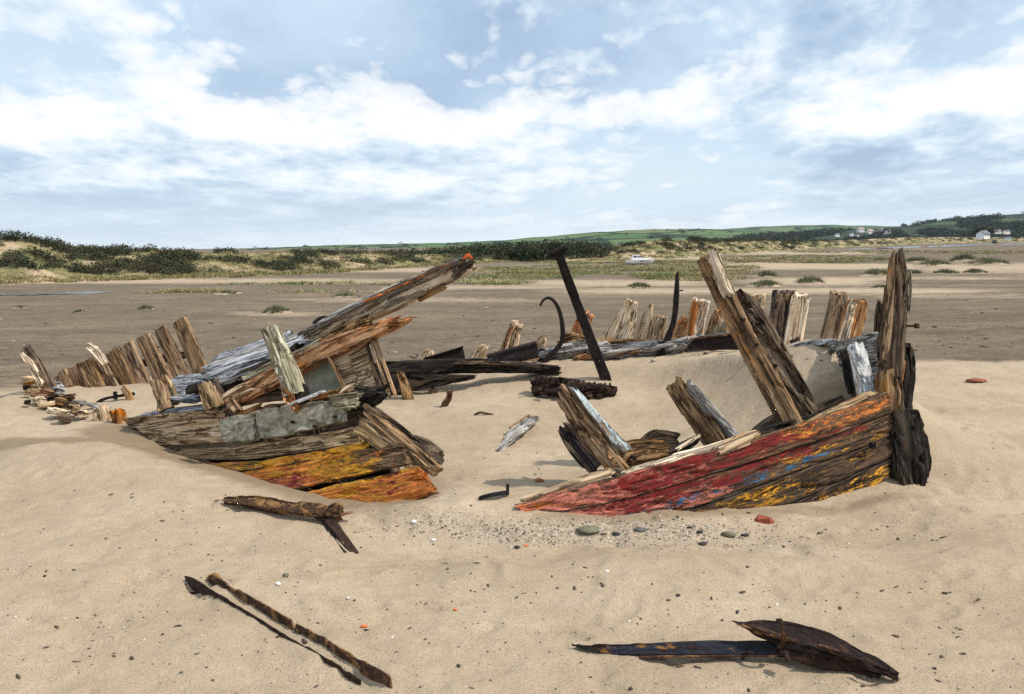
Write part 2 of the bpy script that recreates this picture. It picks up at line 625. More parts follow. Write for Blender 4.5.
def noise_of(nt, v, sc, det=5, rough=0.6, scale=1.0, off=0.0, dist=0.0):
    mp = nd(nt, 'ShaderNodeMapping', i_Vector=v, i_Scale=sc, i_Location=(off, off * 1.7, off * 0.6))
    return nd(nt, 'ShaderNodeTexNoise', i_Vector=mp.outputs[0], i_Scale=scale, i_Detail=det, i_Roughness=rough, i_Distortion=dist).outputs[0]


def grain_nodes(nt, v, dark, midc, light, stain, stain_lo, bleach=None, bleach_lo=0.6):
    g = noise_of(nt, v, (2.6, 36, 36), 7, 0.70, 1.0, 0, 0.6)
    tone = noise_of(nt, v, (2.4, 7, 7), 6, 0.65, 1.0, 5, 0.3)
    f = mth(nt, 'ADD', mth(nt, 'MULTIPLY', g, 0.58), mth(nt, 'MULTIPLY', tone, 0.62))
    col = ramp(nt, f, [(0.44, dark), (0.555, midc), (0.70, light)])
    st = noise_of(nt, v, (2.2, 5, 5), 6, 0.7, 1.0, 9, 0.6)
    sm = ramp(nt, st, [(stain_lo, 0), (stain_lo + 0.09, 1)])
    col = mix(nt, mth(nt, 'MULTIPLY', sm, 0.8), col, stain)
    if bleach:
        bl = noise_of(nt, v, (1.3, 9, 9), 6, 0.7, 1.0, 17, 0.4)
        bm = ramp(nt, bl, [(bleach_lo, 0), (bleach_lo + 0.06, 1)])
        col = mix(nt, mth(nt, 'MULTIPLY', bm, 0.85), col, bleach)
    ck = noise_of(nt, v, (0.9, 12, 12), 5, 0.6, 1.0, 23, 0.8)
    cr = mth(nt, 'ABSOLUTE', mth(nt, 'SUBTRACT', ck, 0.5))
    cm = ramp(nt, cr, [(0.0, 1), (0.010, 0.9), (0.030, 0.0)])
    col = mix(nt, mth(nt, 'MULTIPLY', cm, 0.75), col, tuple(c * 0.3 for c in dark))
    h = mth(nt, 'SUBTRACT', mth(nt, 'MULTIPLY', g, 0.8), cm)
    return col, h


MATS = {}


def wood(name, dark, midc, light, stain=(0.22, 0.09, 0.03), stain_lo=0.6, bleach=None, bleach_lo=0.6, rough=0.88, gain=(1.12, 0.5)):
    m, nt = newmat(name)
    v = attr(nt, 'tc')
    col, h = grain_nodes(nt, v, dark, midc, light, stain, stain_lo, bleach, bleach_lo)
    oi = nd(nt, 'ShaderNodeObjectInfo').outputs['Random']
    hs = nd(nt, 'ShaderNodeHueSaturation', i_Color=col, i_Value=mth(nt, 'MULTIPLY_ADD', oi, gain[1], gain[0]), i_Saturation=mth(nt, 'MULTIPLY_ADD', oi, -0.25, 1.17))
    out(nt, hs.outputs[0], rough, h, 1.0, 0.016, 0.2)
    MATS[name] = m
    return m


wood('brown_wood', (0.030, 0.018, 0.010), (0.135, 0.082, 0.044), (0.32, 0.21, 0.12), (0.30, 0.12, 0.03), 0.57, (0.42, 0.34, 0.25), 0.66)
wood('dark_wood', (0.013, 0.010, 0.008), (0.055, 0.037, 0.025), (0.155, 0.11, 0.072), (0.20, 0.085, 0.028), 0.60)
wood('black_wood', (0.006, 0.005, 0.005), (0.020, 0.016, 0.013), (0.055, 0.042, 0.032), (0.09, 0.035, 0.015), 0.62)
wood('grey_wood', (0.055, 0.048, 0.042), (0.21, 0.195, 0.18), (0.42, 0.40, 0.375), (0.16, 0.10, 0.06), 0.60, (0.58, 0.57, 0.55), 0.6, gain=(0.95, 0.35))
wood('blue_grey_wood', (0.15, 0.15, 0.155), (0.30, 0.305, 0.325), (0.52, 0.525, 0.55), (0.17, 0.11, 0.07), 0.62, (0.62, 0.62, 0.62), 0.6, gain=(0.82, 0.3))
wood('pale_wood', (0.16, 0.095, 0.05), (0.50, 0.37, 0.24), (0.68, 0.57, 0.43), (0.44, 0.17, 0.045), 0.60, (0.74, 0.67, 0.56), 0.58)
wood('orange_wood', (0.05, 0.022, 0.010), (0.24, 0.11, 0.045), (0.44, 0.26, 0.13), (0.46, 0.14, 0.022), 0.52, (0.60, 0.52, 0.42), 0.60)
wood('board_wood', (0.05, 0.030, 0.018), (0.17, 0.105, 0.060), (0.30, 0.205, 0.125), (0.09, 0.05, 0.03), 0.60, (0.38, 0.29, 0.20), 0.68)
wood('tan_wood', (0.075, 0.045, 0.024), (0.28, 0.19, 0.108), (0.47, 0.35, 0.225), (0.32, 0.13, 0.04), 0.58, (0.55, 0.46, 0.35), 0.62)
wood('lichen_wood', (0.07, 0.06, 0.035), (0.26, 0.235, 0.155), (0.45, 0.42, 0.30), (0.20, 0.10, 0.04), 0.62, (0.55, 0.54, 0.44), 0.58)
wood('bleached_wood', (0.10, 0.068, 0.042), (0.39, 0.30, 0.205), (0.58, 0.49, 0.38), (0.34, 0.14, 0.04), 0.58, (0.60, 0.56, 0.50), 0.60)
wood('striped_wood', (0.004, 0.004, 0.006), (0.03, 0.025, 0.03), (0.36, 0.26, 0.18), (0.36, 0.15, 0.05), 0.62, (0.6, 0.5, 0.4), 0.66)


def make_panel_mat():
    m, nt = newmat('stone_grey_paint')
    v = attr(nt, 'tc')
    n1 = noise_of(nt, v, (7, 9, 9), 8, 0.7, 1.0, 2, 0.4)
    n2 = noise_of(nt, v, (22, 26, 26), 6, 0.7, 1.0, 8)
    col = ramp(nt, n1, [(0.34, (0.09, 0.072, 0.046)), (0.45, (0.26, 0.235, 0.165)), (0.55, (0.44, 0.40, 0.295)), (0.68, (0.60, 0.55, 0.43))])
    col = mix(nt, ramp(nt, n2, [(0.56, 0), (0.66, 0.8)]), col, (0.06, 0.055, 0.045))
    n3 = noise_of(nt, v, (4, 10, 10), 6, 0.7, 1.0, 33, 0.5)
    col = mix(nt, ramp(nt, n3, [(0.63, 0), (0.68, 0.85)]), col, (0.22, 0.055, 0.025))
    out(nt, col, 0.9, mth(nt, 'ADD', n1, mth(nt, 'MULTIPLY', n2, 0.6)), 1.0, 0.03, 0.2)
    MATS['stone_grey_paint'] = m
    m, nt = newmat('pale_green_sheet')
    v = attr(nt, 'tc')
    n1 = noise_of(nt, v, (5, 5, 5), 7, 0.65, 1.0, 2, 0.4)
    col = ramp(nt, n1, [(0.3, (0.10, 0.10, 0.075)), (0.5, (0.24, 0.245, 0.18)), (0.68, (0.36, 0.36, 0.28))])
    out(nt, col, 0.85, n1, 0.4, 0.006, 0.25)
    MATS['pale_green_sheet'] = m


make_panel_mat()


def rust(name, base, orange, scale=(0.35, 0.03), org_lo=0.6, blue_lo=0.62, blue=(0.045, 0.05, 0.065), sc=9):
    m, nt = newmat(name)
    v = attr(nt, 'tc')
    n1 = noise_of(nt, v, (sc * 0.7, sc, sc), 8, 0.7, 1.0, 1, 0.6)
    n2 = noise_of(nt, v, (sc * 2.6, sc * 3.2, sc * 3.2), 6, 0.7, 1.0, 14)
    n3 = noise_of(nt, v, (sc * 0.45, sc * 0.8, sc * 0.8), 7, 0.7, 1.0, 27, 0.5)
    col = ramp(nt, n2, [(0.3, tuple(c * 0.35 for c in base)), (0.5, base), (0.7, tuple(c * 2.1 for c in base))])
    col = mix(nt, ramp(nt, n3, [(blue_lo, 0), (blue_lo + 0.05, 0.9)]), col, blue)
    col = mix(nt, ramp(nt, n1, [(org_lo, 0), (org_lo + 0.05, 0.9)]), col, orange)
    pal = noise_of(nt, v, (sc, sc * 1.4, sc * 1.4), 8, 0.72, 1.0, 41, 0.4)
    col = mix(nt, ramp(nt, pal, [(0.665, 0), (0.70, 0.9)]), col, (0.42, 0.30, 0.17))
    rg = ramp(nt, n1, [(0.35, 0.72), (0.6, 0.95)])
    out(nt, col, rg, mth(nt, 'ADD', n1, mth(nt, 'MULTIPLY', n2, 0.9)), 1.0, 0.026, 0.25)
    MATS[name] = m
    return m


rust('rusty_iron', (0.040, 0.020, 0.013), (0.20, 0.075, 0.022), org_lo=0.60, blue_lo=0.64)
rust('blue_rust_iron', (0.030, 0.017, 0.013), (0.32, 0.15, 0.04), org_lo=0.58, blue_lo=0.46, blue=(0.028, 0.033, 0.050), sc=13)
rust('black_iron', (0.016, 0.011, 0.010), (0.07, 0.028, 0.014), org_lo=0.66, blue_lo=0.6, blue=(0.022, 0.022, 0.028))
rust('scaly_iron', (0.075, 0.038, 0.022), (0.36, 0.19, 0.07), org_lo=0.52, blue_lo=0.66, sc=14)
rust('crusted_iron', (0.030, 0.016, 0.012), (0.22, 0.14, 0.08), org_lo=0.57, blue_lo=0.7, sc=26)
rust('plate_iron', (0.022, 0.012, 0.010), (0.085, 0.036, 0.022), org_lo=0.58, blue_lo=0.62, sc=15)


def painted(name, wooddk, layers, seam=0.0):
    """layers: (colour, [(t, amount)...] along the plank, (v0, v1) across it, noise scale, offset)"""
    m, nt = newmat(name)
    v = attr(nt, 'tc')
    p = attr(nt, 'pn')
    sp = nd(nt, 'ShaderNodeSeparateXYZ', i_0=p)
    col, h = grain_nodes(nt, v, tuple(c * 0.3 for c in wooddk), wooddk, tuple(c * 2.0 for c in wooddk), (0.17, 0.075, 0.025), 0.6)
    wob = mth(nt, 'MULTIPLY', mth(nt, 'SUBTRACT', noise_of(nt, v, (3, 6, 6), 5, 0.6, 1.0, 51), 0.5), 1.0)
    vv = mth(nt, 'ADD', sp.outputs[1], wob)
    ph = None
    for colr, along, (v0, v1), sc, off in layers:
        n = noise_of(nt, v, (sc * 0.30, sc * 0.9, sc * 0.9), 9, 0.80, 1.0, off, 0.7)
        nf = noise_of(nt, v, (sc * 1.6, sc * 3.6, sc * 3.6), 5, 0.7, 1.0, off + 33)
        n = mth(nt, 'ADD', mth(nt, 'MULTIPLY', n, 0.72), mth(nt, 'MULTIPLY', nf, 0.28))
        amt = ramp(nt, sp.outputs[0], along)
        inv = mth(nt, 'MULTIPLY', ramp(nt, mth(nt, 'MULTIPLY_ADD', vv, 0.5, 0.5), [(max(v0 - 0.06, 0), 0), (v0 + 0.02, 1), (v1 - 0.02, 1), (min(v1 + 0.06, 1), 0)]), amt)
        thr = mth(nt, 'SUBTRACT', 0.70, mth(nt, 'MULTIPLY', inv, 0.34))
        mk = mth(nt, 'MULTIPLY', mth(nt, 'SUBTRACT', n, thr), 26.0, clamp=True)
        gate = mth(nt, 'GREATER_THAN', inv, 0.02)
        mk = mth(nt, 'MULTIPLY', mk, gate)
        tint = noise_of(nt, v, (sc * 0.8, sc * 2, sc * 2), 5, 0.65, 1.0, off + 61)
        c2 = mix(nt, ramp(nt, tint, [(0.35, 0), (0.65, 1)]), tuple(c * 0.62 for c in colr), tuple(min(c * 1.25, 0.9) for c in colr))
        col = mix(nt, mk, col, c2)
        ph = mk if ph is None else mth(nt, 'MAXIMUM', ph, mk)
    # paint flakes sit proud of the wood; fine cracks go through both
    ck = noise_of(nt, v, (4, 30, 30), 5, 0.6, 1.0, 71, 0.6)
    cm = ramp(nt, mth(nt, 'ABSOLUTE', mth(nt, 'SUBTRACT', ck, 0.5)), [(0.0, 1), (0.018, 0)])
    col = mix(nt, mth(nt, 'MULTIPLY', cm, 0.75), col, (0.012, 0.008, 0.006))
    hh = mth(nt, 'SUBTRACT', mth(nt, 'ADD', mth(nt, 'MULTIPLY', h, 0.5), mth(nt, 'MULTIPLY', ph, 0.5)), cm)
    out(nt, col, ramp(nt, ph, [(0, 0.88), (1, 0.62)]), hh, 0.8, 0.01, 0.3)
    MATS[name] = m
    return m


RED, PINK, ORG, YEL, BLU = (0.24, 0.016, 0.014), (0.58, 0.19, 0.13), (0.74, 0.22, 0.04), (0.82, 0.36, 0.025), (0.05, 0.17, 0.34)
PALEY = (0.62, 0.45, 0.08)
painted('bow_strake_paint_a', (0.11, 0.065, 0.035), [
    (PINK, [(0, 1.0), (0.3, 0.75), (0.6, 0.5), (1, 0.3)], (0, 1), 16, 3),
    (ORG, [(0, 0.6), (0.2, 0.5), (0.32, 0.15), (0.6, 0.4), (0.75, 0.6), (1, 0.62)], (0.3, 1), 14, 11),
    (RED, [(0, 0.05), (0.2, 0.3), (0.35, 0.72), (0.68, 0.7), (0.82, 0.5), (1, 0.35)], (0.1, 0.95), 11, 19),
    (YEL, [(0, 0.15), (0.5, 0.15), (0.7, 0.36), (1, 0.42)], (0.2, 0.9), 17, 29)])
painted('bow_strake_paint_b', (0.10, 0.06, 0.034), [
    (PINK, [(0, 0.95), (0.35, 0.8), (0.55, 0.5), (0.7, 0.1), (1, 0.1)], (0, 1), 15, 5),
    (RED, [(0, 0.45), (0.3, 0.72), (0.65, 0.7), (1, 0.35)], (0.4, 1), 12, 13),
    (YEL, [(0, 0), (0.5, 0.2), (0.7, 0.52), (1, 0.48)], (0.05, 0.8), 18, 21),
    (BLU, [(0, 0.3), (0.15, 0.6), (0.5, 0.55), (0.75, 0.62), (1, 0.2)], (0.18, 0.46), 13, 31)])
painted('bow_strake_paint_c', (0.075, 0.046, 0.028), [
    (PINK, [(0, 0.8), (0.25, 0.6), (0.45, 0.15), (1, 0.0)], (0, 1), 15, 7),
    (YEL, [(0, 0.3), (0.3, 0.55), (0.6, 0.62), (0.8, 0.48), (1, 0.4)], (0.1, 0.9), 19, 15),
    (BLU, [(0, 0.2), (0.4, 0.35), (0.6, 0.4), (1, 0.3)], (0.0, 0.5), 20, 25)])
painted('bow_strake_paint_d', (0.06, 0.038, 0.025), [
    (YEL, [(0, 0.3), (0.4, 0.42), (0.7, 0.58), (1, 0.62)], (0.05, 0.8), 19, 17),
    (BLU, [(0, 0.2), (0.5, 0.3), (1, 0.5)], (0, 0.5), 18, 27)])
painted('hull_paint_a', (0.125, 0.080, 0.045), [
    (YEL, [(0, 0.6), (0.3, 0.8), (0.45, 1.0), (0.8, 0.95), (1, 0.8)], (0, 1), 13, 3),
    (ORG, [(0, 0.6), (0.3, 0.6), (1, 0.45)], (0, 0.8), 14, 45),
    (PINK, [(0, 0.75), (0.25, 0.6), (0.4, 0.0), (1, 0.0)], (0, 1), 15, 9),
    (PALEY, [(0, 0.2), (0.3, 0.6), (0.42, 0.3), (0.5, 0), (1, 0)], (0, 1), 18, 35)])
painted('hull_paint_b', (0.14, 0.088, 0.048), [
    (YEL, [(0, 0.95), (0.35, 0.95), (0.7, 0.75), (0.85, 0.45), (1, 0.4)], (0, 1), 12, 5),
    (ORG, [(0, 0.7), (0.3, 0.75), (0.6, 0.62), (1, 0.4)], (0, 1), 13, 15),
    (PINK, [(0, 0.7), (0.3, 0.65), (0.5, 0.3), (1, 0)], (0, 0.5), 16, 25),
    (RED, [(0, 0.4), (0.3, 0.6), (0.55, 0.1), (1, 0)], (0, 0.55), 14, 37)])
painted('hull_paint_c', (0.12, 0.07, 0.04), [
    (YEL, [(0, 0.95), (0.5, 0.95), (0.85, 0.8), (1, 0.5)], (0, 1), 12, 7),
    (ORG, [(0, 0.75), (0.4, 0.7), (1, 0.85)], (0, 0.9), 13, 17),
    (RED, [(0, 0.55), (0.25, 0.5), (0.45, 0.1), (0.6, 0.4), (0.8, 0.6), (1, 0.1)], (0.3, 1), 14, 27)])
painted('orange_edge_paint', (0.16, 0.09, 0.05), [(ORG, [(0, 0.9), (0.4, 0.65), (1, 0.5)], (0, 1), 14, 3)])
painted('white_paint_wood', (0.30, 0.22, 0.15), [((0.72, 0.74, 0.74), [(0, 0.85), (1, 0.8)], (0, 1), 10, 3), (ORG, [(0, 0.15), (1, 0.3)], (0, 0.5), 14, 13)])
painted('blue_white_wood', (0.16, 0.11, 0.07), [((0.52, 0.60, 0.62), [(0, 0.9), (1, 0.6)], (0, 1), 12, 3)])


def plain(name, col, rough=0.7, spec=0.3, metal=0.0):
    m, nt = newmat(name)
    tc = nd(nt, 'ShaderNodeTexCoord')
    n = nd(nt, 'ShaderNodeTexNoise', i_Vector=tc.outputs['Object'], i_Scale=6.0, i_Detail=6.0, i_Roughness=0.65).outputs[0]
    c = mix(nt, ramp(nt, n, [(0.35, 0), (0.65, 1)]), tuple(q * 0.78 for q in col), tuple(min(q * 1.12, 0.95) for q in col))
    out(nt, c, rough, n, 0.25, 0.01, spec, metal)
    MATS[name] = m
    return m


def vcol(name, rough=0.85, bump=True, trans=0.0):
    """colour from the point attribute 'col' (the thing's own colour, one per stone or leaf)"""
    m, nt = newmat(name)
    a = attr(nt, 'col')
    tc = nd(nt, 'ShaderNodeTexCoord')
    n = nd(nt, 'ShaderNodeTexNoise', i_Vector=tc.outputs['Object'], i_Scale=60.0, i_Detail=4.0).outputs[0]
    c = mix(nt, ramp(nt, n, [(0.35, 0), (0.65, 0.3)]), a, (0.3, 0.27, 0.22)) if bump else a
    out(nt, c, rough, None, spec=0.2)
    MATS[name] = m
    return m


vcol('pebble_mix', 0.8)
vcol('leaf_mix', 0.75, False)


def make_ground_mat():
    m, nt = newmat('beach_sand')
    geo = nd(nt, 'ShaderNodeNewGeometry')
    P = geo.outputs['Position']
    sand = nd(nt, 'ShaderNodeAttribute', attribute_name='sand').outputs['Fac']
    gravel = nd(nt, 'ShaderNodeAttribute', attribute_name='gravel').outputs['Fac']
    sand_dark = nd(nt, 'ShaderNodeAttribute', attribute_name='sand_dark').outputs['Fac']
    n_big = noise_of(nt, P, (0.9, 1.3, 1), 6, 0.6, 1.0, 3)
    n_mid = noise_of(nt, P, (7, 9, 7), 6, 0.65, 1.0, 7)
    n_fin = noise_of(nt, P, (90, 90, 90), 5, 0.75, 1.0, 13)
    n_grn = noise_of(nt, P, (260, 260, 260), 2, 0.6, 1.0, 17)
    # dry sand
    dry = ramp(nt, n_big, [(0.3, (0.370, 0.280, 0.188)), (0.55, (0.455, 0.352, 0.245)), (0.75, (0.52, 0.415, 0.300))])
    dry = mix(nt, ramp(nt, n_mid, [(0.42, 0.0), (0.62, 0.30)]), dry, (0.30, 0.225, 0.14))
    dry = mix(nt, ramp(nt, n_fin, [(0.38, 0.60), (0.52, 0.0)]), dry, (0.20, 0.15, 0.095))
    dry = mix(nt, ramp(nt, n_grn, [(0.52, 0.0), (0.70, 0.40)]), dry, (0.66, 0.57, 0.45))
    # darker sand where the mask is set
    dk_sand = mix(nt, n_mid, (0.20, 0.145, 0.09), (0.27, 0.20, 0.13))
    dk_mask = mth(nt, 'MULTIPLY', mth(nt, 'SUBTRACT', mth(nt, 'ADD', sand_dark, mth(nt, 'MULTIPLY', n_mid, 0.5)), 0.55), 3.0, clamp=True)
    dry = mix(nt, mth(nt, 'MULTIPLY', dk_mask, 0.88), dry, dk_sand)
    # gravelly tidal flat
    f1 = noise_of(nt, P, (0.16, 0.5, 0.3), 7, 0.62, 1.0, 23)
    f2 = noise_of(nt, P, (9, 5, 9), 6, 0.8, 1.0, 29)
    f3 = noise_of(nt, P, (1.6, 2.6, 2), 7, 0.75, 1.0, 37)
    flat = ramp(nt, f1, [(0.3, (0.105, 0.082, 0.057)), (0.52, (0.165, 0.124, 0.082)), (0.72, (0.245, 0.182, 0.120))])
    flat = mix(nt, ramp(nt, f2, [(0.36, 0.75), (0.52, 0)]), flat, (0.05, 0.042, 0.035))
    flat = mix(nt, ramp(nt, f3, [(0.5, 0), (0.68, 0.6)]), flat, (0.25, 0.20, 0.145))
    flat = mix(nt, ramp(nt, n_fin, [(0.56, 0), (0.64, 0.55)]), flat, (0.36, 0.31, 0.25))
    sm = mth(nt, 'MULTIPLY', mth(nt, 'SUBTRACT', mth(nt, 'ADD', sand, mth(nt, 'MULTIPLY', mth(nt, 'SUBTRACT', mth(nt, 'ADD', mth(nt, 'MULTIPLY', f1, 0.4), mth(nt, 'MULTIPLY', f3, 0.6)), 0.5), 0.9)), 0.36), 3.6, clamp=True)
    col = mix(nt, sm, flat, dry)
    # gravel strewn in the scour
    vo = nd(nt, 'ShaderNodeTexVoronoi', i_Vector=P, i_Scale=75.0)
    gc = ramp(nt, nd(nt, 'ShaderNodeSeparateColor', i_0=vo.outputs['Color']).outputs[0],
              [(0.0, (0.09, 0.075, 0.06)), (0.3, (0.30, 0.24, 0.17)), (0.6, (0.42, 0.34, 0.25)), (0.9, (0.55, 0.5, 0.43))])
    gm = mth(nt, 'MULTIPLY', mth(nt, 'SUBTRACT', mth(nt, 'ADD', gravel, mth(nt, 'MULTIPLY', n_mid, 0.8)), 0.75), 2.5, clamp=True)
    col = mix(nt, mth(nt, 'MULTIPLY', gm, 0.5), col, gc)
    h = mth(nt, 'ADD', mth(nt, 'MULTIPLY', n_mid, 1.0), mth(nt, 'MULTIPLY', n_fin, 0.22))
    h = mth(nt, 'ADD', h, mth(nt, 'MULTIPLY', n_grn, 0.07))
    out(nt, col, 0.95, h, 0.85, 0.028, 0.1)
    MATS['beach_sand'] = m


make_ground_mat()

# ================================================================== SETTING
def px_of(x, y, z):
    """picture position of world points (used only to lay out where sand and gravel lie on the ground)"""
    yy = np.maximum(y, 0.3)
    dz = z - CAM_H
    f = yy * CT - dz * ST
    u = yy * ST + dz * CT
    h, v = FPX * x / f, FPX * u / f
    return CX + h * CR - v * SR, CY - h * SR - v * CR


def build_ground():
    ys = np.concatenate([[-60, -25, -10, -4, -1.5, 0.2, 1.0, 1.6], np.geomspace(2.1, 30, 370), np.geomspace(30.6, 420, 140), np.geomspace(470, 6000, 18)])
    nc = 460
    c = np.linspace(-1, 1, nc)
    hw = np.where(ys < 2.1, np.maximum(4.6, -ys * 1.2 + 4.6), 0.86 * ys + 2.8)
    X = hw[:, None] * c[None, :]
    Y = np.broadcast_to(ys[:, None], X.shape)
    zz = Z(X, Y)
    V = np.stack([X, Y, zz], -1).reshape(-1, 3)
    i, j = np.meshgrid(np.arange(len(ys) - 1), np.arange(nc - 1), indexing='ij')
    a = i * nc + j
    Fc = np.stack([a, a + 1, a + nc + 1, a + nc], -1).reshape(-1, 4)
    k = X / np.maximum(Y, 1)
    yb = np.interp(k, [-0.7, -0.45, -0.2, 0.1, 0.3, 0.6], [10.6, 11.6, 12.6, 13.6, 13.4, 12.6])
    sand = 1 - sst(-0.9, 1.6, Y - yb)
    px, py = px_of(X, Y, zz)
    SANDY = 0.72
    for (cx, cy, rx, ry, s) in [(180, 281, 330, 4.5, .9), (400, 270, 120, 4, .9), (277, 314, 70, 4, .75), (420, 300, 190, 4.5, .75), (75, 316, 30, 2, .5), (170, 300, 90, 4, .5),
                                (480, 287, 130, 4.5, .8), (600, 283, 150, 6, .9), (700, 291, 190, 5, .9), (820, 266, 150, 7, 1), (900, 281, 190, 7, 1), (830, 291, 210, 5, .95),
                                (1000, 268, 120, 9, .9), (960, 296, 120, 5, .7), (700, 258, 90, 3, .9), (790, 253, 130, 3, .9), (900, 249, 110, 2.0, .6), (600, 265, 300, 2.5, .6)]:
        sand = np.maximum(sand, SANDY * s * np.exp(-(((px - cx) / rx) ** 4 + ((py - cy) / ry) ** 2)) * (Y > 15))
    for (cx, cy, rx, ry) in [(800, 273, 90, 2.6), (960, 282, 90, 2.6), (860, 262, 60, 1.5)]:
        sand = sand * (1 - 0.8 * np.exp(-(((px - cx) / rx) ** 4 + ((py - cy) / ry) ** 2)) * (Y > 15))
    gr = np.zeros_like(X)
    for (cx, cy, rx, ry, s) in [(600, 533, 190, 17, 1.0), (440, 522, 80, 18, .7), (760, 545, 90, 10, .6), (300, 640, 240, 60, .22), (560, 655, 300, 40, .15)]:
        gr = np.maximum(gr, s * np.exp(-(((px - cx) / rx) ** 2 + ((py - cy) / ry) ** 2)) * (Y < 9))
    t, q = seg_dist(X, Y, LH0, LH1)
    sand_dark = 1.1 * np.exp(-((q - 0.18) / 0.42) ** 2) * sst(-0.15, 0.2, t) * (1 - sst(0.95, 1.25, t))  # darker sand along the foot of the left hull
    sand_dark = np.maximum(sand_dark, 0.75 * np.exp(-(((X + 4.6) / 1.6) ** 2 + ((Y - 7.75) / 0.35) ** 2)))
    sand_dark = np.maximum(sand_dark, 0.55 * np.exp(-((Y - 5.55 - 0.1 * X) / 0.16) ** 2) * sst(-0.4, 0.4, X) * (1 - sst(2.8, 3.6, X)))
    sand_dark = np.maximum(sand_dark, 0.8 * np.exp(-(((X - 3.0) / 0.45) ** 2 + ((Y - 7.2) / 0.5) ** 2)))  # near face of the bow heap: its shade is put into the sand colour
    mobj('beach_ground', V, Fc, MATS['beach_sand'], attrs=dict(sand=sand.ravel(), gravel=gr.ravel(), sand_dark=sand_dark.ravel()), kind='structure')


build_ground()


def leaf_cloud(cen, rad, nper, size, cols, r, up=0.25, inner=0.55):
    """triangular leaf sprays spread through each crown's volume"""
    N = len(cen)
    d = r.normal(size=(N, nper, 3))
    d /= np.linalg.norm(d, axis=2)[..., None]
    d[..., 2] = np.abs(d[..., 2]) * (1 + up) - up * 0.6
    rr = r.uniform(inner, 1.06, (N, nper, 1)) * (1 + 0.25 * np.sin(d[..., :1] * 5 + r.uniform(0, 6, (N, 1, 1))))
    p = cen[:, None, :] + d * rr * rad[:, None, :]
    s = (size[:, None] * r.uniform(0.6, 1.4, (N, nper)))[..., None]
    a = r.normal(size=(N, nper, 3))
    b = r.normal(size=(N, nper, 3))
    a /= np.linalg.norm(a, axis=2)[..., None]
    b /= np.linalg.norm(b, axis=2)[..., None]
    V = np.stack([p + a * s, p + b * s, p - (a + b) * s * 0.6], 2).reshape(-1, 3)
    c = cols[r.integers(0, len(cols), (N, 1))] * r.uniform(0.75, 1.3, (N, nper, 1))
    c = c * r.uniform(0.7, 1.3, (N, 1, 1))
    c = np.repeat(c[:, :, None, :], 3, 2).reshape(-1, 3)
    return V, np.arange(len(V)).reshape(-1, 3), c


def blades(pos, h, spread, nper, width, cols, r, lean=0.5):
    N = len(pos)
    off = r.normal(size=(N, nper, 3)) * spread[:, None, None]
    off[..., 2] = 0
    b = pos[:, None, :] + off
    hh = (h[:, None] * r.uniform(0.5, 1.15, (N, nper)))[..., None]
    tip = b + np.concatenate([off[..., :2] * 0.6 + r.normal(size=(N, nper, 2)) * lean * hh * 0.6, hh], -1)
    ang = r.uniform(0, math.pi, (N, nper))
    wv = np.stack([np.cos(ang), np.sin(ang), np.zeros_like(ang)], -1) * (width[:, None, None])
    V = np.stack([b - wv, b + wv, tip], 2).reshape(-1, 3)
    c = cols[r.integers(0, len(cols), (N, nper))] * r.uniform(0.75, 1.25, (N, nper, 1))
    c = np.repeat(c[:, :, None, :], 3, 2).reshape(-1, 3)
    return V, np.arange(len(V)).reshape(-1, 3), c


def ridge_mesh(pxs, base_fn, crest_fn, depth_add, nq=22, amp=0.35, seed=0, back=2.2):
    """a dune or hill: its foot on the ground, its crest behind, a back slope; returns verts, faces, (px, q)"""
    cols = []
    qs = np.concatenate([np.linspace(-0.12, 1, nq), np.linspace(1.15, back, 7)])
    for px in pxs:
        B, C = base_fn(px), crest_fn(px)
        row = []
        for q in qs:
            if q <= 1:
                p = B + (C - B) * q
                s = 0.5 - 0.5 * math.cos(math.pi * max(q, 0))
                p[2] = B[2] + (C[2] - B[2]) * (0.45 * max(q, -0.1) + 0.55 * s)
            else:
                p = C + (C - B) * (q - 1) * 1.2
                f = (q - 1) / (back - 1)
                p[2] = C[2] + (B[2] - 3 - C[2]) * f * f * (3 - 2 * f)
            row.append(p)
        cols.append(row)
    V = np.array(cols)
    D = V[..., 1].mean()
    fr = 6.0 / depth_add
    n = fbm(V[..., 0] * fr * 0.25, V[..., 1] * fr * 0.25, seed, 4)
    w = np.clip(np.sin(np.clip(qs, 0, 1) * math.pi) * 1.2 + (qs > 0.5) * 0.25, 0, 1)
    V[..., 2] += n * amp * w[None, :]
    a, b = V.shape[:2]
    i, j = np.meshgrid(np.arange(a - 1), np.arange(b - 1), indexing='ij')
    k = i * b + j
    Fc = np.stack([k, k + b, k + b + 1, k + 1], -1).reshape(-1, 4)
    return V.reshape(-1, 3), Fc, V


def make_dune_mat():
    m, nt = newmat('dune_turf')
    geo = nd(nt, 'ShaderNodeNewGeometry')
    P = geo.outputs['Position']
    n1 = noise_of(nt, P, (0.10, 0.10, 0.25), 6, 0.65, 1.0, 3, 0.3)
    n2 = noise_of(nt, P, (0.7, 0.7, 1.2), 6, 0.75, 1.0, 9)
    nz_ = nd(nt, 'ShaderNodeSeparateXYZ', i_0=geo.outputs['Normal']).outputs[2]
    grass = ramp(nt, n2, [(0.35, (0.085, 0.085, 0.035)), (0.5, (0.19, 0.175, 0.075)), (0.66, (0.30, 0.255, 0.13))])
    sandc = ramp(nt, n2, [(0.3, (0.33, 0.235, 0.145)), (0.6, (0.50, 0.375, 0.25))])
    f = ramp(nt, n1, [(0.50, 0), (0.58, 1)])
    out(nt, mix(nt, f, grass, sandc), 0.95, n2, 0.6, 0.3, 0.1)
    MATS['dune_turf'] = m


make_dune_mat()


def interp_fn(tab):
    xs, vs_ = zip(*tab)
    return lambda x: float(np.interp(x, xs, vs_))


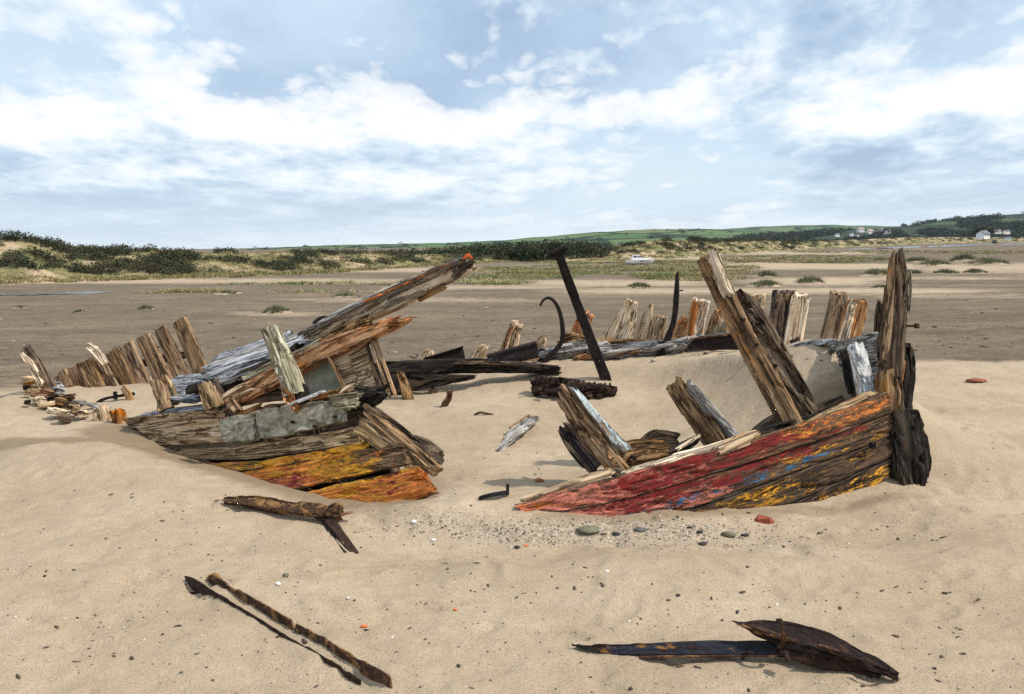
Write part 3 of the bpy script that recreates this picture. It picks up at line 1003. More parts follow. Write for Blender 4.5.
BUSH = np.array([(0.036, 0.046, 0.021), (0.048, 0.054, 0.024), (0.028, 0.038, 0.019), (0.085, 0.080, 0.036), (0.070, 0.058, 0.030)])
GRASSC = np.array([(0.25, 0.22, 0.095), (0.34, 0.29, 0.14), (0.17, 0.165, 0.07), (0.39, 0.32, 0.17)])
GREEN = np.array([(0.14, 0.18, 0.055), (0.19, 0.21, 0.075), (0.10, 0.135, 0.045)])
SALT = np.array([(0.12, 0.135, 0.075), (0.16, 0.165, 0.095), (0.085, 0.10, 0.05), (0.22, 0.20, 0.12)])


def build_dunes():
    # the dune range seen across the flat on the left and centre
    base1 = interp_fn([(-260, 288), (15, 285), (100, 281), (250, 277), (350, 272), (430, 266), (500, 262), (600, 260), (660, 259)])
    crest1 = interp_fn([(-260, 232), (-60, 233), (15, 240), (35, 240), (60, 247), (80, 249), (110, 252), (180, 252), (260, 253), (300, 252), (350, 254), (420, 255), (480, 255), (520, 253), (600, 256), (660, 262)])
    base2 = interp_fn([(560, 262), (640, 261), (700, 257), (760, 252), (850, 247.2), (950, 243.2), (1100, 241.6), (1300, 241)])
    crest2 = interp_fn([(560, 254), (600, 250.5), (628, 245), (645, 241.5), (665, 240.5), (685, 240), (715, 242), (760, 240.5), (800, 241.5), (850, 240), (900, 237.5), (950, 237), (1000, 237.5), (1300, 235)])
    res = []
    for nm, b, c, x0, x1, add, amp in (('dune', base1, crest1, -250, 660, 26, 0.5), ('dune', base2, crest2, 560, 1290, 40, 0.7)):
        pxs = np.arange(x0, x1, 4.0)

        py_ = np.array([b(q) for q in pxs])
        Yb = gnd_far(pxs, py_)[:, 1]
        pad = np.pad(Yb, 12, mode='edge')
        Yb = np.array([np.median(pad[i:i + 25]) for i in range(len(Yb))])
        pad = np.pad(Yb, 6, mode='edge')
        Yb = np.convolve(pad, np.ones(13) / 13, 'valid')

        def bf(px):
            y = float(np.interp(px, pxs, Yb))
            q = ray(px, b(px)) * y
            return np.array([q[0], y, float(Z(q[0], y))])

        def cf(px):
            B = bf(px)
            return at(px, c(px), B[1] + add * (1 + 0.001 * B[1]))
        V, Fc, G = ridge_mesh(pxs, bf, cf, add, amp=amp, seed=5 + int(x0))
        mobj(nm, V, Fc, MATS['dune_turf'], kind='structure')
        res.append((pxs, G))
    # scrub: thickets that read as one mass
    r = np.random.default_rng(3)
    cen, rad, siz = [], [], []

    def sow(k, n, x0, x1, q0, q1, rmin, rmax, clump, pw=1.0):
        pxs, G = res[k]
        cnt = 0
        while cnt < n:
            px = r.uniform(x0, x1)
            q = r.uniform(q0, q1)
            i = (px - pxs[0]) / 4.0
            j = (q + 0.12) / 1.12 * 21
            if q > 1:
                j = 21 + (q - 1) / 0.2
            i0, j0 = int(np.clip(i, 0, len(pxs) - 2)), int(np.clip(j, 0, 25))
            p = G[i0, j0] + (G[i0 + 1, j0] - G[i0, j0]) * (i - i0) + (G[i0, j0 + 1] - G[i0, j0]) * (j - j0)
            if clump and pn(p[0] * 0.13, p[1] * 0.13, 77) < clump:
                continue
            s = r.uniform(rmin, rmax)
            cen.append(p + [0, 0, s * 0.12])
            rad.append([s * 1.25, s * 1.25, s * r.uniform(0.55, 0.95)])
            siz.append(s)
            cnt += 1
    sow(0, 460, -200, 190, 0.28, 1.1, 0.5, 1.4, -0.16)
    sow(0, 330, 150, 480, 0.22, 1.06, 0.35, 1.1, 0.04)
    sow(0, 90, 90, 420, 0.1, 0.5, 0.4, 0.9, 0.1)
    sow(1, 260, 600, 800, 0.3, 1.0, 0.6, 1.3, 0.08)
    sow(1, 60, 690, 800, 0.9, 1.1, 1.0, 2.0, None)
    sow(1, 420, 780, 1280, 0.2, 1.05, 0.9, 1.9, -0.05)
    cen, rad, siz = np.array(cen), np.array(rad), np.array(siz)
    V, Fc, c = leaf_cloud(cen, rad, 190, siz * 0.13, BUSH, r)
    mobj('dune_scrub', V, Fc, MATS['leaf_mix'], smooth=False, attrs=dict(col=c), kind='stuff', label='dark green scrub covering the dunes beyond the flat', category='scrub')
    # marram along the dune foot and on the crests
    cen2, hts = [], []
    for k, n, x0, x1, q0, q1 in ((0, 900, -150, 480, 0.0, 0.16), (0, 700, 430, 650, 0.0, 1.0), (0, 500, 150, 480, 0.3, 1.05), (1, 700, 590, 800, 0.1, 1.05), (1, 600, 780, 1250, 0.0, 1.1)):
        pxs, G = res[k]
        for _ in range(n):
            px, q = r.uniform(x0, x1), r.uniform(q0, q1)
            i0 = int(np.clip((px - pxs[0]) / 4, 0, len(pxs) - 2))
            j = (q + 0.12) / 1.12 * 21
            j0 = int(np.clip(j, 0, 25))
            p = G[i0, j0] + (G[i0 + 1, j0] - G[i0, j0]) * r.uniform(0, 1) + (G[i0, j0 + 1] - G[i0, j0]) * (j - j0)
            cen2.append(p)
            hts.append(r.uniform(0.22, 0.55))
    cen2, hts = np.array(cen2), np.array(hts)
    V, Fc, c = blades(cen2, hts, np.full(len(cen2), 0.35), 16, np.full(len(cen2), 0.06) * cen2[:, 1] / 90, GRASSC, r)
    mobj('dune_grass', V, Fc, MATS['leaf_mix'], smooth=False, attrs=dict(col=c), kind='stuff', label='pale marram grass growing along the foot of the dunes', category='grass')
    # far wood behind the dunes, one dark mass
    cen, rad, siz = [], [], []
    prof = interp_fn([(180, 253), (300, 252), (400, 252), (440, 250), (480, 247), (520, 245), (560, 243.5), (590, 244), (605, 247), (640, 252)])
    for _ in range(330):
        px = r.uniform(330, 640) if r.uniform() < .75 else r.uniform(430, 600)
        Y = r.uniform(215, 260)
        top = prof(px) + r.uniform(-0.6, 2.5)
        s = r.uniform(1.6, 2.8)
        p = at(px, top, Y)
        cen.append(p - [0, 0, s * 0.8])
        rad.append([s * 1.3, s * 1.3, s])
        siz.append(s)
        for _ in range(2):
            cen.append(p - [r.uniform(-2, 2), 0, s * r.uniform(1.2, 2.8)])
            rad.append([s * 1.3, s * 1.3, s])
            siz.append(s)
    V, Fc, c = leaf_cloud(np.array(cen), np.array(rad), 130, np.array(siz) * 0.15, BUSH * np.array([0.75, 0.9, 0.8]), r)
    mobj('far_wood', V, Fc, MATS['leaf_mix'], smooth=False, attrs=dict(col=c), kind='stuff', label='dark belt of trees behind the dunes at the centre', category='wood')
    return res


DUNES = build_dunes()


def make_hill_mats():
    for name, woody, c1, c2, c3 in (('field_hill', 0.0, (0.075, 0.135, 0.050), (0.11, 0.165, 0.065), (0.15, 0.17, 0.075)),
                                    ('wooded_hill', 1.0, (0.028, 0.042, 0.034), (0.040, 0.054, 0.042), (0.065, 0.095, 0.055))):
        m, nt = newmat(name)
        geo = nd(nt, 'ShaderNodeNewGeometry')
        P = geo.outputs['Position']
        mp = nd(nt, 'ShaderNodeMapping', i_Vector=P, i_Scale=(0.0042, 0.0032, 0.004))
        wob = nd(nt, 'ShaderNodeTexNoise', i_Vector=P, i_Scale=0.004, i_Detail=3.0)
        vv = nd(nt, 'ShaderNodeVectorMath', operation='ADD')
        nt.links.new(mp.outputs[0], vv.inputs[0])
        sc = nd(nt, 'ShaderNodeVectorMath', operation='SCALE')
        nt.links.new(wob.outputs[1], sc.inputs[0])
        sc.inputs['Scale'].default_value = 0.5
        nt.links.new(sc.outputs[0], vv.inputs[1])
        vo = nd(nt, 'ShaderNodeTexVoronoi', i_Vector=vv.outputs[0], i_Scale=1.0)
        ve = nd(nt, 'ShaderNodeTexVoronoi', feature='DISTANCE_TO_EDGE', i_Vector=vv.outputs[0], i_Scale=1.0)
        cell = nd(nt, 'ShaderNodeSeparateColor', i_0=vo.outputs['Color']).outputs[0]
        n = noise_of(nt, P, (0.02, 0.02, 0.05), 6, 0.7, 1.0, 4)
        field = ramp(nt, cell, [(0.0, c1), (0.45, c2), (0.9, c3)], 'CONSTANT')
        field = mix(nt, ramp(nt, n, [(0.4, 0), (0.7, 0.35)]), field, (0.10, 0.13, 0.055))
        hedge = ramp(nt, ve.outputs[0], [(0.035, 1), (0.07, 0)])
        col = mix(nt, hedge, field, (0.025, 0.04, 0.022))
        big = noise_of(nt, P, (0.0022, 0.003, 0.01), 5, 0.6, 1.0, 8)
        wd_ = ramp(nt, big, [(0.46, 1), (0.52, 0)]) if woody else ramp(nt, big, [(0.33, 1), (0.36, 0)])
        tree = mix(nt, n, (0.018, 0.028, 0.017), (0.045, 0.058, 0.03))
        col = mix(nt, wd_, col, tree)
        out(nt, col, 0.95, n, 0.8, 6.0, 0.05)
        MATS[name] = m


make_hill_mats()


def build_hills():
    spec = [
        ('hill', 'field_hill', 2600, 1500, [(-400, 256), (100, 253), (180, 251), (250, 248.5), (330, 245.5), (440, 243), (500, 240.5), (540, 237), (600, 232), (650, 230), (700, 229), (760, 230), (830, 234), (900, 239), (1000, 246), (1400, 254)]),
        ('hill', 'field_hill', 4200, 3000, [(560, 250), (650, 240), (700, 231), (760, 226.5), (800, 225.3), (830, 225), (880, 226), (940, 227), (1000, 226), (1400, 232)]),
        ('hill', 'wooded_hill', 1700, 950, [(660, 252), (720, 240), (760, 234), (790, 231.5), (820, 230), (850, 229), (880, 228), (905, 225.5), (930, 221.5), (960, 218), (985, 216), (1010, 214.5), (1060, 212), (1250, 208), (1450, 216)]),
    ]
    res = []
    for nm, mt, D, d0, prof in spec:
        f = interp_fn(prof)
        pxs = np.arange(prof[0][0], prof[-1][0], 6.0)

        def cf(px):
            return at(px, f(px) + 0.5 * pn(px * 0.05, D * 0.01, 9), D)

        def bf(px):
            p = ray(px, 300) * d0
            return np.array([p[0], d0, -6.0])
        V, Fc, G = ridge_mesh(pxs, bf, cf, D - d0, amp=D * 0.0016, seed=int(D), nq=30)
        mobj(nm, V, Fc, MATS[mt], kind='structure')
        res.append((V, Fc))
    # trees in the wooded hillside and along hedges
    r = np.random.default_rng(12)
    for k, n, xr, yr, s0, s1 in ((2, 1500, (700, 1060), (214, 243), 3.5, 6.5), (0, 260, (200, 800), (229, 252), 4, 7)):
        V, Fc = res[k]
        bv = BVHTree.FromPolygons([Vector(v) for v in V], [tuple(f) for f in Fc.tolist()])
        cen, rad, siz = [], [], []
        tries = 0
        while len(cen) < n and tries < n * 8:
            tries += 1
            px, py = r.uniform(*xr), r.uniform(*yr)
            if k == 2 and pn(px * 0.025, py * 0.12, 5) < -0.05:
                continue
            if k == 0 and abs(pn(px * 0.02, py * 0.25, 6)) > 0.05:
                continue
            d = Vector(ray(px, py)).normalized()
            hit = bv.ray_cast(Vector((0, 0, CAM_H)), d)[0]
            if hit is None:
                continue
            s = r.uniform(s0, s1)
            cen.append([hit.x, hit.y, hit.z + s * 0.1])
            rad.append([s * 1.2, s * 1.2, s * 0.9])
            siz.append(s)
        Vv, F2, c = leaf_cloud(np.array(cen), np.array(rad), 60, np.array(siz) * 0.22, BUSH * np.array([0.62, 0.8, 1.1]), r)
        mobj('hillside_trees', Vv, F2, MATS['leaf_mix'], smooth=False, attrs=dict(col=c), kind='stuff',
             label=('dark trees crowding the wooded hillside on the right' if k == 2 else 'hedgerow trees across the green fields of the far hill'), category='trees')
    return res


HILLS = build_hills()


def water_strip(name, pts_top, pts_bot, dz=0.05):
    m = MATS.get('shallow_water')
    if m is None:
        m, nt = newmat('shallow_water')
        tc = nd(nt, 'ShaderNodeNewGeometry')
        n = noise_of(nt, tc.outputs['Position'], (0.6, 1.5, 1), 4, 0.6, 1.0, 2)
        out(nt, (0.10, 0.13, 0.15), 0.12, n, 0.08, 0.1, 0.5)
        MATS['shallow_water'] = m
    A = np.array([gnd(*p) for p in resample(np.array(pts_top, float), 30)])
    B = np.array([gnd(*p) for p in resample(np.array(pts_bot, float), 30)])
    A[:, 2] = B[:, 2] = (A[:, 2] + B[:, 2]) / 2 + dz
    V = np.concatenate([A, B])
    Fc = [[i, 30 + i, 31 + i, i + 1] for i in range(29)]
    mobj(name, V, Fc, m, kind='structure')


water_strip('channel_water', [(850, 249.2), (930, 245.8), (1000, 244.0), (1120, 243.6)], [(850, 249.6), (930, 247.3), (1000, 245.2), (1120, 244.6)])
water_strip('tidal_water', [(-140, 293), (15, 293.2), (70, 292.8), (112, 292.6)], [(-140, 297), (15, 296), (70, 294.2), (112, 292.9)])


# ------------------------------------------------------------------ grass on the flat
def build_grass():
    r = np.random.default_rng(21)
    # swards: one mass of marram each
    pos = []
    for (cx, cy, rx, ry, n) in [(590, 270, 120, 5, 950), (520, 275, 60, 5, 350), (700, 268, 60, 4, 260), (640, 262.5, 110, 2.2, 500), (470, 283, 60, 3, 160),
                                (690, 277, 60, 4.5, 320), (800, 259, 90, 4, 620), (720, 272, 30, 5, 150), (900, 252, 110, 1.6, 300), (1000, 252.5, 60, 1.8, 200), (345, 284, 120, 1.2, 110),
                                (138, 299, 30, 2.6, 70), (190, 292, 40, 1.0, 60), (310, 293, 80, 1.5, 50)]:
        a, q = r.uniform(0, 2 * math.pi, n), np.sqrt(r.uniform(0, 1, n))
        p = gnd_far(cx + rx * q * np.cos(a), np.maximum(cy + ry * q * np.sin(a), 247))
        pos.append(p[pn(p[:, 0] * 0.12, p[:, 1] * 0.09, 13) > -0.25])
    pos = np.concatenate(pos)
    h = r.uniform(0.15, 0.38, len(pos)) * (0.75 + 0.5 * (pn(pos[:, 0] * 0.1, pos[:, 1] * 0.1, 3) + 0.4))
    w = 0.028 * np.maximum(pos[:, 1], 40) / 50
    greenish = pn(pos[:, 0] * 0.06, pos[:, 1] * 0.05, 19) > 0.02
    for sel, nm, cols in ((greenish, 'green', np.concatenate([GREEN, GRASSC[:2]])), (~greenish, 'straw', GRASSC)):
        V, Fc, c = blades(pos[sel], np.clip(h[sel], 0.15, 0.8), np.full(sel.sum(), 0.55), 20, w[sel], cols, r, 0.7)
        mobj('beach_grass', V, Fc, MATS['leaf_mix'], smooth=False, attrs=dict(col=c), kind='stuff',
             label=nm + ' coloured grass spread over the sandy flat behind the wreck', category='grass')
    # single tussocks, each on its small hummock of blown sand
    tl = [(277, 313, 26, 9, 'grey green tussock on a sand hummock behind the pale post'),
          (271, 311, 9, 5, 'small tussock touching the left side of the larger hummock tussock'),
          (78, 313, 11, 4, 'tiny tussock alone on the flat at far left'),
          (20, 308, 14, 3, 'low tussock at the left edge of the flat'),
          (146, 309, 14, 5, 'little green tussock left of centre on the dark flat'),
          (226, 294, 26, 4, 'flat grey tussock beneath the left dunes'),
          (345, 297, 30, 5, 'wide low tussock on the flat left of the raised beam'),
          (640, 288, 24, 7, 'round green tussock just left of the leaning iron bar'),
          (766, 277, 24, 7, 'dark tussock above the paired ribs, farther of two'),
          (765, 286, 30, 8, 'spreading green tussock above the paired ribs, nearer of two'),
          (809, 283, 27, 9, 'bushy grey green tussock between the ribs and the tall post'),
          (878, 276, 30, 9, 'dark tussock touching the left side of the tall post'),
          (914, 274, 16, 5, 'small dark tussock touching the right side of the tall post'),
          (934, 266, 34, 8, 'dense dark tussock right of the tall post'),
          (918, 262, 24, 6, 'dark tussock farther off right of the tall post'),
          (986, 265, 40, 9, 'large dark tussock near the right edge of the flat'),
          (964, 261, 24, 8, 'tall dark tussock behind the large one at right'),
          (945, 274, 24, 6, 'pale sparse tussock below the dense dark ones'),
          (974, 273, 22, 5, 'pale low tussock at right below the large dark one'),
          (880, 289, 16, 4, 'low scrappy tussock left of the tall post on sand')]
    for (px, py, wp, hp, lab) in tl:
        b = gnd(px, py)
        wm, hm = wp * b[1] / FPX, hp * b[1] / FPX
        n = 46
        a, q = r.uniform(0, 2 * math.pi, n), np.sqrt(r.uniform(0, 1, n))
        P = np.stack([b[0] + wm * 0.46 * q * np.cos(a), b[1] + wm * 0.42 * q * np.sin(a), np.zeros(n)], 1)
        hum = 0.35 * hm * (1 - q ** 2)
        P[:, 2] = Z(P[:, 0], P[:, 1]) + hum - 0.02
        V, Fc, c = blades(P, hm * (0.95 - 0.45 * q) * 0.8, np.full(n, wm * 0.05), 22, np.full(n, 0.010 * b[1] / 30 + 0.004), SALT, r, 0.8)
        t = thing('grass_tussock', lab, 'tussock', (b[0], b[1], b[2]), 'tussocks scattered over the flat')
        mobj('blades', V, Fc, MATS['leaf_mix'], t, False, dict(col=c))
        na = 20
        HV = [[b[0], b[1], float(Z(b[0], b[1])) + 0.34 * hm]]
        HF = []
        for ring, f in ((0, 0.35), (1, 0.66), (2, 0.95)):
            for i in range(na):
                aa = i / na * 2 * math.pi
                x, y = b[0] + wm * 0.6 * f * math.cos(aa) * (1 + 0.2 * math.sin(3 * aa + px)), b[1] + wm * 0.55 * f * math.sin(aa)
                HV.append([x, y, float(Z(x, y)) + 0.34 * hm * (1 - f ** 2) - 0.03 * (ring == 2)])
        for i in range(na):
            j = (i + 1) % na
            HF.append([0, 1 + i, 1 + j])
            for ring in range(2):
                o0, o1 = 1 + ring * na, 1 + (ring + 1) * na
                HF.append([o0 + i, o1 + i, o1 + j, o0 + j])
        nv = len(HV)
        mobj('hummock', HV, HF, MATS['beach_sand'], t, True, dict(sand=np.ones(nv), gravel=np.zeros(nv), sand_dark=np.zeros(nv)))


build_grass()


# ------------------------------------------------------------------ motor boat, village, vehicle, marker
plain('boat_white', (0.80, 0.80, 0.78), 0.35, 0.5)
plain('boat_dark', (0.02, 0.022, 0.03), 0.5)
plain('dark_glass', (0.015, 0.02, 0.035), 0.1, 0.5)
plain('boat_navy', (0.03, 0.045, 0.12), 0.4)
plain('render_white', (0.84, 0.83, 0.80), 0.8)
plain('slate_roof', (0.16, 0.15, 0.17), 0.7)
plain('red_tile_roof', (0.42, 0.30, 0.27), 0.8)
plain('car_dark', (0.02, 0.022, 0.028), 0.3, 0.5)
plain('tyre_black', (0.012, 0.012, 0.012), 0.9)
plain('cream_paint', (0.55, 0.48, 0.33), 0.8)


def boxm(name, c, s, mat, parent, taper=(1, 1), shift=(0, 0), rz=0.0, **kw):
    """box about c (centre of base) of size s; top face scaled by taper and shifted"""
    cx, cy, cz = c
    sx, sy, sz = s[0] / 2, s[1] / 2, s[2]
    V = []
    for k, (tx, ty, ox, oy) in enumerate(((1, 1, 0, 0), (taper[0], taper[1], shift[0], shift[1]))):
        for a, b in ((-1, -1), (1, -1), (1, 1), (-1, 1)):
            x, y = a * sx * tx + ox, b * sy * ty + oy
            V.append([cx + x * math.cos(rz) - y * math.sin(rz), cy + x * math.sin(rz) + y * math.cos(rz), cz + k * sz])
    Fc = [[3, 2, 1, 0], [4, 5, 6, 7], [0, 1, 5, 4], [1, 2, 6, 5], [2, 3, 7, 6], [3, 0, 4, 7]]
    return mobj(name, V, Fc, mat, parent, False, **kw)


def build_boat():
    b = gnd(640, 264.6)
    Y = b[1]
    L = 27.5 * Y / FPX
    t = thing('motor_boat', 'white cabin motor boat aground on the flat before the dunes', 'boat', b)
    s = L / 6.0
    st = [(-3.0, .98, .80, .18, .95), (-2.0, 1.05, .9, .06, .98), (-0.5, 1.1, .9, 0.0, 1.03), (1.0, 1.02, .7, 0.02, 1.12), (2.0, .74, .38, .12, 1.22), (2.7, .34, .1, .4, 1.32), (3.05, .03, .02, .85, 1.38)]
    V, Fc = [], []
    for x, bd, bk, zk, zd in st:
        for yy, z in ((bd, zd), (bd * 1.0, zd - .1), (bk, zk + .35), (bk * .55, zk + .12), (0, zk), (-bk * .55, zk + .12), (-bk, zk + .35), (-bd, zd - .1), (-bd, zd)):
            V.append([b[0] + x * s, b[1] + yy * s, b[2] + z * s - 0.03])
    n = 9
    for i in range(len(st) - 1):
        for j in range(n):
            Fc.append([i * n + j, i * n + (j + 1) % n, (i + 1) * n + (j + 1) % n, (i + 1) * n + j])
    Fc += [list(range(n - 1, -1, -1)), list(range((len(st) - 1) * n, len(st) * n))]
    mobj('hull', V, Fc, MATS['boat_white'], t, True, sharp=35)
    P = lambda x, y, z: (b[0] + x * s, b[1] + y * s, b[2] + z * s)
    boxm('keel_band', P(0.9, 0, -0.005), (3.2 * s, .5 * s, .1 * s), MATS['boat_dark'], t)
    cb = boxm('cabin', P(-0.5, 0, 1.0), (2.9 * s, 1.7 * s, .42 * s), MATS['boat_white'], t, (0.92, .9))
    wh = boxm('wheelhouse', P(-0.7, 0, 1.42), (2.2 * s, 1.5 * s, .72 * s), MATS['boat_white'], t, (0.72, .86), (-.12 * s, 0))
    boxm('foredeck', P(1.5, 0, 1.1), (1.5 * s, 1.1 * s, .26 * s), MATS['boat_white'], t, (.7, .7))
    for x, w in ((-1.15, .75), (-.4, .42), (.1, .36)):
        o = boxm('window', P(x, -.71, 1.56), (w * s, .06 * s, .36 * s), MATS['dark_glass'], t, (.86, 1), (0, .05 * s))
    for x, w in ((0.2, .9), (1.25, .3), (1.85, .22)):
        boxm('porthole_stripe', P(x, -1.03 if x < 1.1 else -.86, .74), (w * s, .16 * s, .14 * s), MATS['boat_navy'], t)
    # grab rail at the bow
    tube = [at_ for at_ in ()]
    for x in (1.4, 2.1, 2.7):
        boxm('rail_post', P(x, -.5 + .15 * (x - 1.4), 1.2), (.04 * s, .04 * s, .35 * s), MATS['boat_white'], t)
    boxm('grab_rail', P(2.05, -.42, 1.54), (1.35 * s, .04 * s, .04 * s), MATS['boat_white'], t)


build_boat()


def house(px, py, wpx, D, label, roof, rz, hill=None, windows=False, group=None, hr=0.62):
    if hill is not None:
        V, Fc = HILLS[hill]
        if not hasattr(house, 'bv'):
            house.bv = {}
        if hill not in house.bv:
            house.bv[hill] = BVHTree.FromPolygons([Vector(v) for v in V], [tuple(f) for f in Fc.tolist()])
        h = house.bv[hill].ray_cast(Vector((0, 0, CAM_H)), Vector(ray(px, py)).normalized())[0]
        b = np.array(h) if h is not None else at(px, py, D)
    else:
        b = at(px, py, D)
    w = wpx * b[1] / FPX
    d, h, e = w * 0.6, w * hr * 0.75, w * 0.05
    t = thing('white_house' if windows else 'cottage', label, 'house', b, group)
    c_, s_ = math.cos(rz), math.sin(rz)

    def tr(x, y, z):
        return [b[0] + x * c_ - y * s_, b[1] + x * s_ + y * c_, b[2] + z]
    hw, hd = w / 2, d / 2
    rf = d * 0.36
    g = -w * 0.2
    V = [tr(*p) for p in ((-hw, -hd, g), (hw, -hd, g), (hw, hd, g), (-hw, hd, g), (-hw, -hd, h), (hw, -hd, h), (hw, hd, h), (-hw, hd, h), (-hw, 0, h + rf), (hw, 0, h + rf))]
    mobj('wall', V, [[0, 1, 5, 4], [1, 2, 6, 9, 5], [2, 3, 7, 6], [3, 0, 4, 8, 7]], MATS['render_white'], t, False)
    k = 0.03 * w
    V = [tr(*p) for p in ((-hw - e, -hd - e, h - e * .8 + k), (hw + e, -hd - e, h - e * .8 + k), (hw + e, 0, h + rf + k), (-hw - e, 0, h + rf + k), (-hw - e, hd + e, h - e * .8 + k), (hw + e, hd + e, h - e * .8 + k))]
    V += [[p[0], p[1], p[2] + k] for p in V]
    r_ = mobj('roof', V, [[0, 3, 2, 1], [3, 4, 5, 2], [6, 7, 8, 9], [9, 8, 11, 10], [0, 1, 7, 6], [4, 10, 11, 5], [1, 2, 8, 7], [2, 5, 11, 8], [0, 6, 9, 3], [3, 9, 10, 4]], MATS[roof], t, False)
    p = tr(hw * .7, 0, h + rf * 0.8)
    boxm('chimney', p, (w * .07, w * .07, w * .13), MATS['render_white'], r_, rz=rz)
    if windows:
        for x in (-.28, 0.05, .3):
            q = tr(x * w, -hd - 0.02 * w, h * 0.3)
            boxm('window', q, (w * .09, w * .04, h * .4), MATS['dark_glass'], t, rz=rz)
    return t


def build_village():
    spots = [(837, 239.4, 5, 'slate_roof', 'white cottage standing alone at the left end of the hillside village'),
             (851.5, 238.6, 4.5, 'slate_roof', 'white cottage second from the left in the hillside village'),
             (857, 239.6, 4, 'slate_roof', 'small white cottage below and between its neighbours in the village'),
             (860.5, 235.0, 7, 'red_tile_roof', 'wide pale cottage with pinkish roof high in the village, left half'),
             (869.5, 237.2, 8, 'red_tile_roof', 'long low white cottage at the middle of the hillside village'),
             (877, 235.2, 4, 'slate_roof', 'tiny white cottage right of the village middle'),
             (881.5, 234.0, 5, 'slate_roof', 'highest white cottage of the hillside village'),
             (888, 237.0, 6.5, 'slate_roof', 'blue grey roofed cottage fourth from the right in the village'),
             (885, 239.0, 5, 'slate_roof', 'low cottage half hidden by dune scrub in the village'),
             (896.5, 236.4, 5, 'slate_roof', 'bright white cottage at the right end of the hillside village'),
             (903, 237.8, 4, 'slate_roof', 'last tiny cottage at the far right of the village')]
    for i, (px, py, w, rf, lab) in enumerate(spots):
        house(px, py - 2.6, w * 0.9, 1100, lab, rf, random.uniform(.25, .8), 2, group='cottages of the village on the wooded hillside')
    house(983, 236.4, 12.5, 520, 'large white gabled house at the right behind the dunes', 'slate_roof', 0.62, None, True, hr=.26)
    house(997.5, 232.6, 6, 800, 'grey roofed white house just right of the large gabled house', 'slate_roof', 0.1, None, hr=.3)
    house(1006.5, 233.2, 5.5, 800, 'white house cut by the right edge beside the large gabled house', 'slate_roof', 0.2, None, hr=.4)
    house(1008, 239.6, 5, 560, 'low white house at the right edge behind the beach', 'slate_roof', -0.1, None, hr=.35)
    # tree behind the white house
    r = np.random.default_rng(5)
    b = at(984, 238, 545)
    t = thing('garden_tree', 'dark spreading tree behind the large white gabled house', 'tree', b)
    cen = np.array([at(984 + dx, 229.5 + dz, 545 + dy) for dx, dz, dy in ((-6, 2, 0), (-2, 0, 2), (2, -0.5, 0), (6, 0.6, 3), (9, 3, 0), (-9, 4, 2), (0, 3, 2), (5, 4, -1))])
    rad = np.array([[3.2, 3, 2.2]] * len(cen))
    V, Fc, c = leaf_cloud(cen, rad, 120, np.full(len(cen), 0.6), BUSH, r, inner=0.3)
    mobj('crown', V, Fc, MATS['leaf_mix'], t, False, dict(col=c))
    timber('trunk', [b - [0, 0, 2], b + [0.2, 0, 3], b + [0, 0, 6]], [0.7, 0.55, 0.3], [0.7, 0.5, 0.3], MATS['dark_wood'], t, K=10, M=8)
    # vehicle on the far beach
    v = gnd(994.5, 243.4)
    t = thing('parked_vehicle', 'small dark vehicle standing on the far beach at right', 'vehicle', v)
    k = 4.3 * v[1] / FPX / 2.6
    boxm('body', (v[0], v[1], v[2] + .35 * k), (2.6 * k, 1.7 * k, .75 * k), MATS['car_dark'], t, (.96, .95))
    boxm('cabin', (v[0] - .25 * k, v[1], v[2] + 1.1 * k), (1.8 * k, 1.5 * k, .65 * k), MATS['car_dark'], t, (.75, .85))
    boxm('windscreen', (v[0] - .2 * k, v[1] - .69 * k, v[2] + 1.2 * k), (1.3 * k, .08 * k, .4 * k), MATS['dark_glass'], t, (.8, 1), (0, .06 * k))
    for sx in (-.85, .85):
        for sy in (-.8, .8):
            a = np.linspace(0, 2 * math.pi, 12, endpoint=False)
            W1 = [[v[0] + sx * k + .36 * k * math.cos(q), v[1] + (sy + o) * k, v[2] + .34 * k + .36 * k * math.sin(q)] for o in (-.12, .12) for q in a]
            mobj('wheel', W1, [[i, (i + 1) % 12, 12 + (i + 1) % 12, 12 + i] for i in range(12)] + [list(range(12)), list(range(23, 11, -1))], MATS['tyre_black'], t, False)
    # marker posts at the dune foot
    p = gnd(430, 265)
    t = thing('marker_post', 'cream wooden post at the dune foot above the raised beam', 'post', p)
    k = p[1] / FPX
    timber('post', [p - [0, 0, .3], p + [0, 0, 7.5 * k]], 1.3 * k, 1.3 * k, MATS['cream_paint'], t, K=10, M=6, rag=(0, .02))
    boxm('cap', p + [0, 0, 7.4 * k], (1.6 * k, 1.6 * k, .3 * k), MATS['cream_paint'], t, (.6, .6))
    p = gnd(426.3, 264)
    t = thing('marker_board', 'narrow white marker board on a thin stake left of the cream post', 'sign', p)
    k = p[1] / FPX
    boxm('board', p + [0, -.06, 5.2 * k], (1.2 * k, .05, 4.6 * k), MATS['boat_white'], t)
    boxm('stake', p + [0, 0, -.3], (.09, .07, 6.5 * k + .3), MATS['dark_glass'], t)
    # dark stones in a heap on the far beach
    r = np.random.default_rng(8)
    pos = [gnd(r.uniform(876, 893), r.uniform(248.2, 249.0)) for _ in range(60)]
    V, Fc, c = stones(np.array(pos), r.uniform(0.4, 0.9, 60), np.array([(0.05, 0.045, 0.04), (0.08, 0.07, 0.06)]), r)
    mobj('far_stones', V, Fc, MATS['pebble_mix'], smooth=False, attrs=dict(col=c), kind='stuff', label='low dark line of stones on the far beach', category='stones')


